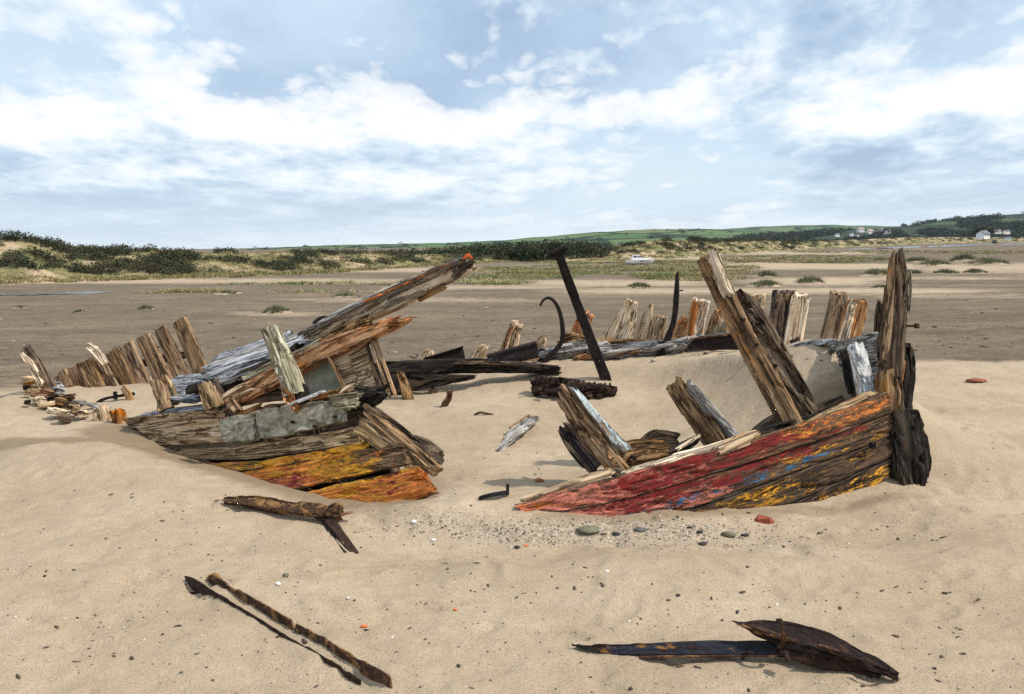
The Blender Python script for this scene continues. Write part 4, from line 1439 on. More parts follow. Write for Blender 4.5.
_oct = np.array([(1, 0, 0), (-1, 0, 0), (0, 1, 0), (0, -1, 0), (0, 0, 1), (0, 0, -1)], float)
_octf = np.array([(0, 2, 4), (2, 1, 4), (1, 3, 4), (3, 0, 4), (2, 0, 5), (1, 2, 5), (3, 1, 5), (0, 3, 5)])
# one subdivision
_v, _f = _oct.tolist(), []
_cache = {}


def _mid(a, b):
    k = (min(a, b), max(a, b))
    if k not in _cache:
        m = (np.array(_v[a]) + np.array(_v[b])) / 2
        _v.append((m / np.linalg.norm(m)).tolist())
        _cache[k] = len(_v) - 1
    return _cache[k]


for a, b, c in _octf:
    ab, bc, ca = _mid(a, b), _mid(b, c), _mid(c, a)
    _f += [(a, ab, ca), (ab, b, bc), (ca, bc, c), (ab, bc, ca)]
ICO_V, ICO_F = np.array(_v), np.array(_f)


def stones(pos, size, cols, r, flat=0.6, elong=1.5):
    N = len(pos)
    V = np.repeat(ICO_V[None], N, 0) * r.uniform(0.72, 1.2, (N, len(ICO_V), 1))
    sc = np.stack([r.uniform(0.8, elong, N), r.uniform(0.7, 1.1, N), r.uniform(0.35, 0.35 + flat * 0.7, N)], 1)
    V = V * sc[:, None, :] * (size / 2)[:, None, None]
    a = r.uniform(0, 2 * math.pi, N)
    ca, sa = np.cos(a)[:, None], np.sin(a)[:, None]
    x, y = V[..., 0] * ca - V[..., 1] * sa, V[..., 0] * sa + V[..., 1] * ca
    V = np.stack([x, y, V[..., 2]], -1) + pos[:, None, :]
    V[..., 2] += (size * 0.12)[:, None]
    Fc = (ICO_F[None] + (np.arange(N) * len(ICO_V))[:, None, None]).reshape(-1, 3)
    c = cols[r.integers(0, len(cols), N)] * r.uniform(0.75, 1.25, (N, 1))
    return V.reshape(-1, 3), Fc, np.repeat(c, len(ICO_V), 0)


build_village()

# ================================================================== THE WRECK
M_ = MATS


def unit(v):
    v = np.asarray(v, float)
    return v / np.linalg.norm(v)


# ---- left piece of the hull -----------------------------------------
def lstrake(name, top, bot, thick, mat, par, o=0.0, **kw):
    return strake(name, [lh(x, y, o) for x, y in top], [lh(x, y, o) for x, y in bot], thick, M_[mat], par, **kw)


def build_left_hull():
    t = thing('hull_wreckage', 'broken hull side with yellow painted strakes, grey deck boards and a raised beam', 'ship wreckage', gnd(300, 470))
    K = 44
    lstrake('strake', [(136, 424), (180, 421), (228, 419)], [(158, 446), (190, 446), (232, 443)], 0.07, 'tan_wood', t, 0.02, K=K, rag=(0.08, 0.03), rot=0.02, label='bare brown strake at the left end')
    lstrake('strake', [(226, 421), (244, 416), (261, 413)], [(230, 445), (246, 443), (263, 441)], 0.06, 'stone_grey_paint', t, 0.06, K=K, rag=(0.02, 0.03), rot=0.02, edge=.02, label='grey painted strake end, left of the crack')
    lstrake('strake', [(262, 412), (295, 407), (330, 402), (350, 400)], [(265, 440), (295, 436), (330, 428), (350, 423)], 0.06, 'stone_grey_paint', t, 0.055, K=K, rag=(0.04, 0.03), rot=0.02, edge=.02, label='grey painted strake along the top')
    lstrake('strake', [(338, 398), (354, 396), (369, 394)], [(340, 411), (352, 412), (364, 410)], 0.07, 'lichen_wood', t, 0.085, K=36, rag=(0.06, 0.06), rot=0.03, edge=.02, label='pale splintered end of the grey strake')
    lstrake('edge_strip', [(222, 420), (262, 410), (310, 400), (352, 390)], [(224, 423), (262, 413.5), (310, 404), (352, 394)], 0.07, 'orange_edge_paint', t, 0.035, K=26, rag=(0.06, 0.08), rot=0.02, label='orange splintered edge above the grey strake')
    lstrake('strake', [(165, 450), (230, 447), (300, 437), (358, 427)], [(190, 460), (250, 459), (310, 451), (364, 443)], 0.06, 'tan_wood', t, 0.0, K=K, rag=(0.1, 0.07), rot=0.03, label='bare brown split strake below the grey one')
    lstrake('strake', [(196, 464), (262, 461), (315, 453), (369, 443)], [(210, 474), (262, 470), (315, 461), (373, 450)], 0.055, 'hull_paint_a', t, 0.03, K=K, rag=(0.05, 0.06), rot=0.02, label='strake with patches of yellow and pink paint')
    lstrake('strake', [(230, 476), (300, 464), (350, 454), (407, 442)], [(262, 494), (310, 488), (360, 477), (414, 464)], 0.06, 'hull_paint_b', t, 0.045, K=K, rag=(0.05, 0.03), rot=0.018, label='yellow painted strake, second from the bottom')
    lstrake('strake', [(290, 498), (330, 488), (380, 477), (425, 466)], [(320, 512), (360, 509), (400, 506), (443, 494)], 0.06, 'hull_paint_c', t, 0.05, K=K, rag=(0.05, 0.07), rot=0.02, label='lowest yellow and red painted strake')
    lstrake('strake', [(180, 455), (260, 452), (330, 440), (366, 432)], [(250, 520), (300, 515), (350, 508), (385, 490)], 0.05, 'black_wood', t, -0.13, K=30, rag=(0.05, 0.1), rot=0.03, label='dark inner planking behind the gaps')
    # frames standing behind the strakes
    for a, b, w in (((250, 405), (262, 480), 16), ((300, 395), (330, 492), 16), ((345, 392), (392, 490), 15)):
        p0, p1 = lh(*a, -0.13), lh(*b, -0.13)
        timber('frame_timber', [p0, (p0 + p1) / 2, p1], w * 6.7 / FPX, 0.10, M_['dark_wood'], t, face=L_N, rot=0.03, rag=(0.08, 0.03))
    # broken end: frame planks running down to the sand on the right
    tpx('frame_plank', [(364, 408, 6.55), (398, 437, 6.35), (439, 473, 6.15)], [10, 12, 12], 0.06, M_['brown_wood'], t, face=(-0.4, -1, 0.3), rag=(0.08, 0.02), rot=0.02, K=36)
    tpx('frame_plank', [(358, 424, 6.52), (390, 446, 6.36), (428, 474, 6.16)], [18, 20, 14], 0.05, M_['tan_wood'], t, face=(-0.4, -1, 0.3), rag=(0.06, 0.03), rot=0.012, K=36)
    tpx('frame_plank', [(372, 407, 6.75), (402, 430, 6.55), (432, 456, 6.4)], [6, 7, 6], 0.05, M_['dark_wood'], t, face=(0, -1, 0.3), rag=(0.08, 0.04), rot=0.02)
    tpx('timber_stub', [(414, 441, 6.55), (428, 450, 6.5), (444, 459, 6.45)], [14, 18, 13], 0.12, M_['dark_wood'], t, face=(0, -1, 0.4), rag=(0.03, 0.05), rot=0.03)
    tpx('timber_stub', [(352, 402, 6.9), (368, 400, 6.85), (386, 392, 6.8)], [14, 22, 10], 0.14, M_['black_wood'], t, rag=(0.06, 0.08), rot=0.05, label='blackened rotten lump at the broken end')
    tpx('timber_stub', [(355, 388, 6.95), (372, 390, 6.9), (388, 385, 6.8)], [5, 6, 4], 0.1, M_['black_wood'], t, rag=(0.05, 0.05), rot=0.03)
    # covering timber with grey top at the left
    a, b = lh(128, 422, -0.06), lh(228, 411, -0.06)
    timber('covering_beam', [a, (a + b) / 2, b], 0.13, 0.26, M_['brown_wood'], t, face=L_OUT, rag=(0.15, 0.04), rot=0.035, K=40)
    c = np.array([0, 0, 0.075])
    timber('covering_board', [a + c + [0.1, 0.1, 0], (a + b) / 2 + c + [0.05, 0.1, 0], b + c + [0, 0.1, -.01]], 0.26, 0.035, M_['blue_grey_wood'], t, face=(0, -0.1, 1), rag=(0.2, 0.05), rot=0.02, K=36)
    p = lh(132, 419, -0.0)
    timber('edge_strip', [p + [-0.1, 0, 0.0], p + [0.3, -0.1, -.03]], 0.05, 0.04, M_['orange_edge_paint'], t, face=L_OUT, rag=(0.05, 0.05), rot=0.02, label='orange painted splinter at the left end')
    # stub posts
    tpx('stub_post', [(157, 379, 8.35), (161, 393, 8.3), (166, 410, 8.25)], [12, 14, 14], 0.13, M_['brown_wood'], t, rag=(0.08, 0.01), rot=0.04, K=34)
    tpx('stub_post', [(164, 375, 8.45), (170, 389, 8.4), (176, 405, 8.35)], [6, 9, 9], 0.08, M_['tan_wood'], t, rag=(0.06, 0.01), rot=0.02)
    tpx('stub_post', [(206, 383, 7.75), (211, 394, 7.72), (215, 408, 7.7)], [15, 18, 19], 0.15, M_['tan_wood'], t, rag=(0.06, 0.01), rot=0.035, K=34)
    tpx('stub_post', [(217, 379, 7.85), (223, 392, 7.8), (229, 408, 7.75)], [5, 8, 9], 0.10, M_['dark_wood'], t, rag=(0.09, 0.01), rot=0.03)
    tpx('stub_post', [(229, 398, 7.55), (233, 405, 7.55), (238, 413, 7.5)], [9, 12, 10], 0.10, M_['brown_wood'], t, rag=(0.05, 0.03), rot=0.03)
    # deck boards
    for a, b, w, m in (((211, 362.5, 8.75), (288, 337, 8.45), .30, 'blue_grey_wood'), ((206, 369, 8.45), (300, 337.5, 8.2), .25, 'grey_wood'),
                       ((203, 375, 8.18), (313, 339, 7.94), .25, 'blue_grey_wood'), ((216, 382, 7.92), (321, 341.5, 7.68), .23, 'blue_grey_wood')):
        A, B = at(*a), at(*b)
        timber('deck_board', [A, (A + B) / 2 + [0, 0, random.uniform(-.012, .012)], B], w, 0.055, M_[m], t, face=(-0.35, -0.35, 1), rag=(0.16, 0.05), rot=0.018, K=40)
    for a, b, w in (((170, 381, 8.95), (214, 378, 8.65), .24), ((172, 388, 8.68), (209, 389, 8.4), .22), ((174, 396, 8.42), (206, 398, 8.15), .22)):
        A, B = at(*a), at(*b)
        timber('deck_board', [A, (A + B) / 2, B], w, 0.05, M_['blue_grey_wood'], t, face=(-0.1, -0.25, 1), rag=(0.1, 0.12), rot=0.02, K=36)
    tpx('deck_support', [(205, 390, 8.3), (250, 378, 8.0), (312, 348, 7.8)], 9, 0.5, M_['black_wood'], t, face=(-.3, -1, .2), rag=(.05, .05))
    tpx('deck_edge', [(243, 379, 7.62), (276, 363, 7.56), (300, 352, 7.5), (322, 341, 7.44)], [6, 7, 7, 6], 0.05, M_['lichen_wood'], t, rag=(0.04, 0.05), rot=0.02)
    tpx('splinter', [(222, 397, 7.5), (246, 383, 7.45)], 4, 0.04, M_['pale_wood'], t, rag=(0.08, 0.08))
    tpx('splinter', [(228, 399, 7.42), (254, 388, 7.4)], 3.5, 0.03, M_['tan_wood'], t, rag=(0.08, 0.08))
    # the two beams
    tpx('deck_beam', [(230, 401, 7.66), (262, 385, 7.56), (300, 364, 7.45), (340, 346, 7.34), (380, 329, 7.22), (409, 316, 7.15)], [16, 18, 20, 19, 16, 8], 0.17, M_['orange_wood'], t, rag=(0.06, 0.2), rot=0.03, K=48, M=80, face=(0, -1, .3), label='rust stained beam under the raised one')
    tpx('deck_beam', [(330, 353, 7.35), (360, 338, 7.28), (400, 318, 7.15)], [5, 5, 4], 0.04, M_['pale_wood'], t, rag=(0.1, 0.2), face=(0, -1, .3))
    tpx('beam_cap', [(318, 346, 7.5), (345, 331, 7.44), (372, 318, 7.4)], [11, 10, 7], 0.14, M_['brown_wood'], t, rag=(0.1, 0.1), rot=0.04, face=(0, -1, .4))
    tpx('raised_beam', [(306, 338, 7.75), (340, 323, 7.66), (385, 302, 7.56), (430, 281, 7.47), (470, 263, 7.4)], [14, 20, 23, 21, 15], 0.16, M_['bleached_wood'], t, rag=(0.15, 0.12), rot=0.028, K=50, M=90, face=(0, -1, .25), label='bleached beam pointing up to the right')
    tpx('beam_cap', [(303, 336, 7.68), (345, 313, 7.58), (400, 288, 7.46), (464, 259.5, 7.36)], [4.5, 5, 5, 5], 0.17, M_['grey_wood'], t, rag=(0.15, 0.06), rot=0.012, face=(0, -1, .4), K=36)
    tpx('beam_cap', [(360, 304, 7.44), (400, 286, 7.37), (452, 262.5, 7.27)], [2.2, 2.5, 2.5], 0.03, M_['orange_edge_paint'], t, rag=(0.2, 0.1), rot=0.01)
    tpx('beam_lath', [(354, 325, 7.6), (380, 315, 7.55), (407, 304, 7.5)], 5, 0.05, M_['tan_wood'], t, rag=(0.08, 0.03))
    tpx('beam_lath', [(418, 300, 7.48), (432, 293, 7.45), (446, 286, 7.42)], 5, 0.06, M_['brown_wood'], t, rag=(0.03, 0.03))
    tpx('beam_tip', [(452, 276, 7.36), (465, 268, 7.35), (475, 261, 7.33)], [10, 10, 7], 0.1, M_['dark_wood'], t, rag=(0.06, 0.1), rot=0.03)
    p = at(466, 256.5, 7.36)
    timber('orange_tip', [p + [-.03, 0, -.03], p + [.02, 0, 0.01], p + [.06, 0, -.03]], [.02, .035, .025], .05, M_['orange_flake'], t, K=16, M=8, rag=(0.01, 0.01), label='bright orange flake at the tip of the beam')
    for zx, zy in ((240, 352), (345, 297), (357, 287), (395, 268), (488, 225), (538, 198), (583, 184), (595, 176), (643, 160), (713, 122), (895, 50)):
        x, y = 290 + zx / 5.337, 250 + zy / 5.337
        Yb = 7.66 - 0.30 * (x - 303) / 160
        a, b = at(x + .4, y + 2.5, Yb), at(x - .6, y - 2.2, Yb)
        timber('bolt', [a, b], .014, .014, M_['black_iron'], t, K=8, M=4, rag=(0, 0), groove=0, rot=0)
    tpx('knot_block', [(314, 325, 7.7), (320, 321, 7.7), (327, 319, 7.7)], [7, 9, 7], 0.09, M_['black_wood'], t, K=20, M=10, rag=(.02, .02), rot=.03)
    # post and panels under the beams
    tpx('post', [(270, 327, 7.22), (279, 350, 7.16), (288, 374, 7.1), (296, 396, 7.02)], [17, 18, 21, 23], 0.15, M_['lichen_wood'], t, rag=(0.04, 0.05), rot=0.03, K=42, label='lichen grey post leaning left')
    tpx('post_foot', [(284, 384, 7.08), (291, 398, 7.0), (298, 410, 6.95)], [10, 13, 8], 0.1, M_['orange_wood'], t, rag=(0.05, 0.03), rot=0.04)
    tpx('post_foot', [(297, 386, 7.06), (303, 392, 7.02), (305, 402, 6.98)], [13, 15, 10], 0.1, M_['black_wood'], t, rag=(0.03, 0.03), rot=0.04)
    strake('sheet_panel', [at(296, 366, 7.55), at(333, 353, 7.4)], [at(300, 408, 7.4), at(347, 398, 7.28)], 0.02, M_['pale_green_sheet'], t, rag=(0.01, 0.01), groove=.002, rot=.003, K=24, label='pale green sheet under the beam')
    strake('plank_panel', [at(331, 355, 7.38), at(348, 347, 7.34)], [at(350, 398, 7.25), at(364, 394, 7.2)], 0.035, M_['tan_wood'], t, K=26, rag=(.01, .02), rot=.006)
    strake('plank_panel', [at(347, 348, 7.33), at(365, 340, 7.29)], [at(362, 394, 7.2), at(378, 388, 7.15)], 0.035, M_['tan_wood'], t, K=26, rag=(.01, .02), rot=.006)
    for x0, x1, w, m in ((329, 350, 3, 'brown_wood'), (366, 384, 4, 'dark_wood'), (371, 390, 3.2, 'tan_wood'), (375, 396, 3, 'brown_wood')):
        tpx('batten', [(x0, 357 - (x0 - 329) * .4, 7.3), (x1, 400 if x0 < 350 else 398, 7.1)], w, 0.06, M_[m], t, rag=(0.01, 0.04), rot=0.008, K=20)
    # splinters lying along the grey strake's top
    for a, b, w, m in (((297, 402, 6.95), (325, 391, 6.9), 3.5, 'white_paint_wood'), ((283, 408, 6.95), (305, 398, 6.95), 3, 'grey_wood'), ((339, 393, 6.7), (352, 384, 6.7), 2, 'pale_wood'), ((240, 414, 7.2), (262, 405, 7.2), 5, 'orange_wood'), ((318, 396, 6.8), (345, 389, 6.7), 4, 'orange_wood')):
        tpx('splinter', [a, b], w, 0.05, M_[m], t, rag=(0.06, 0.08), K=18)
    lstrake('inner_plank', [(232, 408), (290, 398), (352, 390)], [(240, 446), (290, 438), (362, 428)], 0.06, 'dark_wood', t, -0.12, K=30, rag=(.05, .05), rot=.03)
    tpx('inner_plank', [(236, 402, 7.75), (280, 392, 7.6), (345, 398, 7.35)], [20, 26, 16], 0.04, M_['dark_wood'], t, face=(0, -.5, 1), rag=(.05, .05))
    for x, y in ((286, 408), (322, 428), (343, 419), (300, 424)):
        p = lh(x, y, 0.1)
        timber('bolt', [p - L_N * .05, p + L_N * .006], .022, .022, M_['rusty_iron'], t, K=8, M=4, rag=(0, 0), groove=0, rot=0)


def build_bow():
    t = thing('bow_wreckage', 'painted bow of a wooden ship with leaning ribs and a tall rotten stem', 'ship wreckage', gnd(720, 500))
    def rs(top, bot, thick, mat, o=0.0, **kw):
        return strake('strake', [rh(x, y, o) for x, y in top], [rh(x, y, o) for x, y in bot], thick, M_[mat], t, K=56, M=100, **kw)
    rs([(512, 505), (560, 489), (610, 473), (680, 452), (750, 433), (820, 414), (886, 391)], [(530, 513), (570, 506), (620, 494), (690, 472), (755, 453), (822, 433), (888, 411)], 0.06, 'bow_strake_paint_a', 0.03, rag=(0.02, 0.05), rot=0.014, groove=.004, label='top strake with pink, red and orange paint')
    rs([(540, 514), (580, 505), (622, 494), (690, 473), (755, 454), (822, 434), (889, 412)], [(560, 525), (610, 522), (650, 512), (705, 494), (765, 474), (825, 455), (889, 434)], 0.06, 'bow_strake_paint_b', 0.018, rag=(0.02, 0.04), rot=0.014, groove=.005, label='second strake with red and blue paint')
    rs([(580, 525), (630, 519), (660, 511), (708, 495), (766, 475), (826, 456), (889, 435)], [(600, 540), (650, 536), (690, 526), (730, 514), (780, 498), (830, 478), (888, 455)], 0.06, 'bow_strake_paint_c', 0.022, rag=(0.02, 0.04), rot=0.018, groove=.007, label='third strake, brown with yellow flecks')
    rs([(640, 538), (690, 527), (732, 515), (781, 499), (830, 479), (887, 456)], [(690, 560), (740, 545), (780, 530), (820, 512), (850, 498), (886, 476)], 0.06, 'bow_strake_paint_d', 0.012, rag=(0.02, 0.03), rot=0.018, groove=.007, label='lowest strake, brown with yellow and blue')
    # rail capping
    def cap(pts, w, th, mat, o, **kw):
        P = [rh(x, y, o) for x, y, *_ in pts]
        return timber('rail_cap', P, w, th, M_[mat], t, face=(0, -0.25, 1), K=32, **kw)
    cap([(520, 501), (560, 486), (611, 467)], [.03, .06, .09], .035, 'tan_wood', -0.01, rag=(.05, .08), rot=.012)
    cap([(618, 474), (660, 459), (710, 446), (740, 434)], [.06, .10, .11, .08], .045, 'pale_wood', -0.02, rag=(.06, .1), rot=.014)
    cap([(700, 452), (728, 438), (749, 431)], [.08, .1, .07], .06, 'tan_wood', 0.03, rag=(.1, .06), rot=.02)
    cap([(778, 432), (800, 424), (824, 415)], [.05, .09, .07], .06, 'brown_wood', 0.0, rag=(.1, .08), rot=.03)
    cap([(806, 421), (840, 407), (874, 393)], [.06, .08, .07], .04, 'tan_wood', -0.02, rag=(.05, .05), rot=.01)
    # inner timbers behind the rail
    tpx('clamp_timber', [(745, 440, 6.15), (790, 428, 6.3), (836, 412, 6.45)], [14, 16, 12], .1, M_['black_wood'], t, rag=(.1, .1), rot=.04)
    tpx('clamp_timber', [(752, 436, 6.4), (768, 424, 6.42), (784, 414, 6.45)], [9, 10, 8], .1, M_['dark_wood'], t, rag=(.05, .05), rot=.04)
    tpx('clamp_timber', [(812, 412, 6.75), (830, 403, 6.75), (844, 397, 6.75)], [6, 8, 6], .1, M_['dark_wood'], t, rag=(.05, .05), rot=.04)
    # the long leaning rib: two timbers bolted together
    tpx('rib', [(706, 253, 6.62), (718, 283, 6.58), (742, 332, 6.52), (768, 380, 6.45), (794, 430, 6.36)], [21, 20, 21, 23, 24], .17, M_['brown_wood'], t, K=50, M=100, rag=(.05, .02), rot=.03, face=(-.25, -1, .1), label='longest rib leaning up to the left')
    tpx('rib', [(735, 297, 6.74), (752, 318, 6.70), (776, 360, 6.63), (812, 420, 6.5)], [14, 24, 24, 18], .16, M_['dark_wood'], t, K=46, M=90, rag=(.14, .02), rot=.06, rotthr=.02, face=(.35, -1, .2), label='rotten half of the longest rib')
    tpx('rib_edge', [(713, 251, 6.5), (724, 285, 6.46), (730, 297, 6.44)], [8, 9, 6], .10, M_['bleached_wood'], t, K=30, rag=(.03, .06), rot=.02, face=(.5, -1, .1))
    tpx('rib_edge', [(722, 284, 6.75), (730, 298, 6.72), (733, 310, 6.7)], [6, 9, 5], .08, M_['dark_wood'], t, K=20, rag=(.05, .05), rot=.03)
    for x, y in ((744, 320), (768, 372), (790, 405), (757, 345), (776, 366)):
        p = at(x, y, 6.40)
        timber('bolt_hole', [p, p + [0, .05, 0]], .026, .026, M_['black_iron'], t, K=12, M=4, rag=(0, 0.0), groove=0, rot=0, face=(1, 0, 0))
    # middle rib
    tpx('rib', [(672, 381, 6.42), (690, 405, 6.38), (707, 428, 6.33), (722, 450, 6.28)], [19, 22, 24, 24], .15, M_['brown_wood'], t, K=48, M=60, rag=(.07, .02), rot=.045, rotthr=.05, face=(-.3, -1, .1), label='short broken rib in the middle of the bow')
    tpx('rib_edge', [(686, 383, 6.36), (706, 407, 6.32), (734, 438, 6.25)], [7, 8, 9], .12, M_['grey_wood'], t, K=30, rag=(.04, .02), rot=.012, face=(.7, -1, .2))
    # left rib
    tpx('rib', [(560, 391, 6.2), (580, 420, 6.14), (602, 446, 6.08), (624, 474, 6.0)], [14, 20, 22, 20], .15, M_['brown_wood'], t, K=48, M=60, rag=(.12, .02), rot=.05, rotthr=.04, face=(-.3, -1, .1), label='left broken rib, splintered at the top')
    tpx('rib_edge', [(571, 387, 6.12), (592, 414, 6.08), (612, 437, 6.04), (628, 452, 6.0)], [7, 10, 11, 11], .08, M_['blue_white_wood'], t, K=30, rag=(.1, .02), rot=.012, face=(.6, -1, .2), label='pale blue painted face of the left rib')
    tpx('rib', [(562, 425, 6.3), (578, 445, 6.22), (598, 468, 6.12)], [12, 20, 20], .12, M_['striped_wood'], t, K=44, M=50, rag=(.1, .02), rot=.04, face=(-.3, -1, .1), label='split dark striped rib beside the left one')
    tpx('floor_timber', [(606, 462, 6.0), (630, 453, 6.1), (664, 450, 6.25)], [22, 24, 18], .14, M_['brown_wood'], t, K=40, rag=(.05, .05), rot=.03, face=(0, -1, .5))
    tpx('floor_timber', [(640, 446, 6.3), (656, 440, 6.35), (676, 441, 6.4)], [12, 20, 18], .14, M_['dark_wood'], t, K=36, rag=(.05, .03), rot=.05)
    tpx('floor_timber', [(664, 456, 6.2), (684, 447, 6.3), (698, 438, 6.35)], [9, 10, 7], .1, M_['black_wood'], t, K=26, rag=(.05, .03), rot=.04)
    tpx('floor_timber', [(676, 450, 6.12), (690, 441, 6.2), (700, 435, 6.25)], [3, 4, 3], .04, M_['pale_wood'], t, K=16, rag=(.05, .03))
    tpx('floor_timber', [(610, 470, 5.9), (618, 473, 5.88), (624, 480, 5.86)], [9, 12, 8], .08, M_['dark_wood'], t, K=26, rag=(.05, .03), rot=.04)
    for x, y in ((634, 458), (679, 401)):
        p = at(x, y, 5.96 if y > 420 else 6.28)
        timber('bolt', [p + [0, .05, 0], p], .035, .035, M_['rusty_iron'], t, K=10, M=4, rag=(0, 0), groove=0, rot=0, face=(1, 0, 0))
    # far side at the stem: weathered grey planking and the white post
    strake('bow_plank', [at(828, 343, 7.9), at(852, 337, 7.4), at(880, 331, 6.75)], [at(830, 353, 7.9), at(853, 349, 7.4), at(880, 346, 6.75)], .05, M_['grey_wood'], t, K=30, rag=(.08, .03), rot=.03)
    strake('bow_plank', [at(836, 350, 7.75), at(856, 348, 7.3), at(881, 345, 6.72)], [at(842, 368, 7.7), at(858, 366, 7.3), at(880, 362, 6.7)], .05, M_['grey_wood'], t, K=30, rag=(.08, .03), rot=.03)
    strake('bow_plank', [at(840, 366, 7.65), at(858, 365, 7.25), at(882, 361, 6.7)], [at(846, 388, 7.6), at(862, 386, 7.2), at(880, 380, 6.68)], .05, M_['blue_grey_wood'], t, K=30, rag=(.08, .03), rot=.03)
    strake('bow_plank', [at(844, 386, 7.5), at(862, 385, 7.1), at(882, 379, 6.66)], [at(850, 406, 7.4), at(866, 404, 7.0), at(882, 398, 6.62)], .05, M_['dark_wood'], t, K=30, rag=(.08, .03), rot=.03)
    tpx('rail_plank', [(790, 347, 8.5), (812, 343, 8.2), (834, 342, 7.9)], [4, 5, 6], .12, M_['blue_grey_wood'], t, K=24, rag=(.08, .05), rot=.02)
    tpx('inner_post', [(843, 350, 7.1), (847, 372, 7.0), (852, 394, 6.9)], 7, .08, M_['black_wood'], t, K=20, rag=(.04, .03), rot=.02)
    tpx('white_post', [(855, 344, 6.85), (861, 368, 6.7), (867, 398, 6.55)], [13, 15, 16], .10, M_['white_paint_wood'], t, K=36, rag=(.03, .03), rot=.012, face=(.2, -1, .1), label='short white painted post inside the bow')
    # stem
    tpx('stem_post', [(897, 250, 6.5), (896, 275, 6.48), (894, 310, 6.46), (891, 350, 6.42), (892, 385, 6.38), (896, 420, 6.34)], [9, 17, 20, 22, 19, 16], .20, M_['dark_wood'], t, K=60, M=110, rag=(.16, .02), rot=.035, face=(-.3, -1, 0), label='tall splintered stem post')
    tpx('stem_face', [(891, 256, 6.40), (890, 290, 6.38), (887, 330, 6.35), (884, 362, 6.33)], [6, 8, 9, 7], .06, M_['brown_wood'], t, K=30, rag=(.12, .06), rot=.02, face=(-.5, -1, 0))
    tpx('stem_edge', [(907.5, 270, 6.62), (907.5, 290, 6.6), (906, 312, 6.58)], 4.5, .08, M_['lichen_wood'], t, K=20, rag=(.03, .08))
    tpx('stem_splinter', [(880, 301, 6.62), (878, 316, 6.6), (877, 332, 6.58)], [4, 6, 6], .05, M_['dark_wood'], t, K=20, rag=(.06, .02))
    tpx('stem_knee', [(886, 370, 6.36), (888, 395, 6.3), (889, 415, 6.26)], [14, 20, 14], .14, M_['brown_wood'], t, K=36, rag=(.06, .03), rot=.05, rotthr=.0)
    tpx('stem_knee', [(905, 345, 6.55), (906, 370, 6.5), (903, 395, 6.48), (902, 420, 6.44)], [12, 14, 15, 14], .16, M_['black_wood'], t, K=44, M=60, rag=(.05, .03), rot=.09, rotthr=-.1, label='rotten honeycombed back of the stem')
    tpx('stem_knee', [(899, 362, 6.44), (896, 385, 6.36), (892, 408, 6.3)], [7, 9, 8], .1, M_['orange_wood'], t, K=26, rag=(.05, .05), rot=.05)
    tpx('stem_foot', [(899, 409, 6.28), (903, 432, 6.26), (906, 460, 6.24), (909, 496, 6.2)], [26, 36, 38, 20], .22, M_['black_wood'], t, K=60, M=60, rag=(.05, .02), rot=.035, face=(.1, -1, .1), label='dark rotten block at the foot of the stem')
    tpx('stem_foot', [(921, 447, 6.3), (924, 460, 6.28), (923, 478, 6.25)], [8, 11, 8], .1, M_['black_wood'], t, K=24, rag=(.03, .03), rot=.04)
    tpx('stem_splinter', [(918, 478, 6.2), (929, 484, 6.15)], 4, .04, M_['dark_wood'], t, K=12, rag=(.02, .03))
    a = at(903, 326, 6.5)
    timber('bolt', [a, a + [.12, 0, 0]], .02, .02, M_['rusty_iron'], t, K=10, M=5, rag=(0, 0), groove=0, rot=0)
    timber('bolt_head', [a + [.10, 0, 0], a + [.125, 0, 0]], .04, .04, M_['rusty_iron'], t, K=10, M=4, rag=(0, 0), groove=0, rot=0)
    a = at(902, 344, 6.5)
    timber('bolt', [a, a + [.06, -.02, 0]], .02, .02, M_['rusty_iron'], t, K=10, M=5, rag=(0, 0), groove=0, rot=0)
    p = at(875, 447, 6.02)
    timber('bolt_ring', [p + [0, .05, 0], p + [0, .02, 0]], .05, .05, M_['black_iron'], t, K=14, M=4, rag=(0, 0.02), rot=.0, face=(1, 0, 0))
    return rh


plain('orange_flake', (0.62, 0.11, 0.025), 0.8)
build_left_hull()
build_bow()


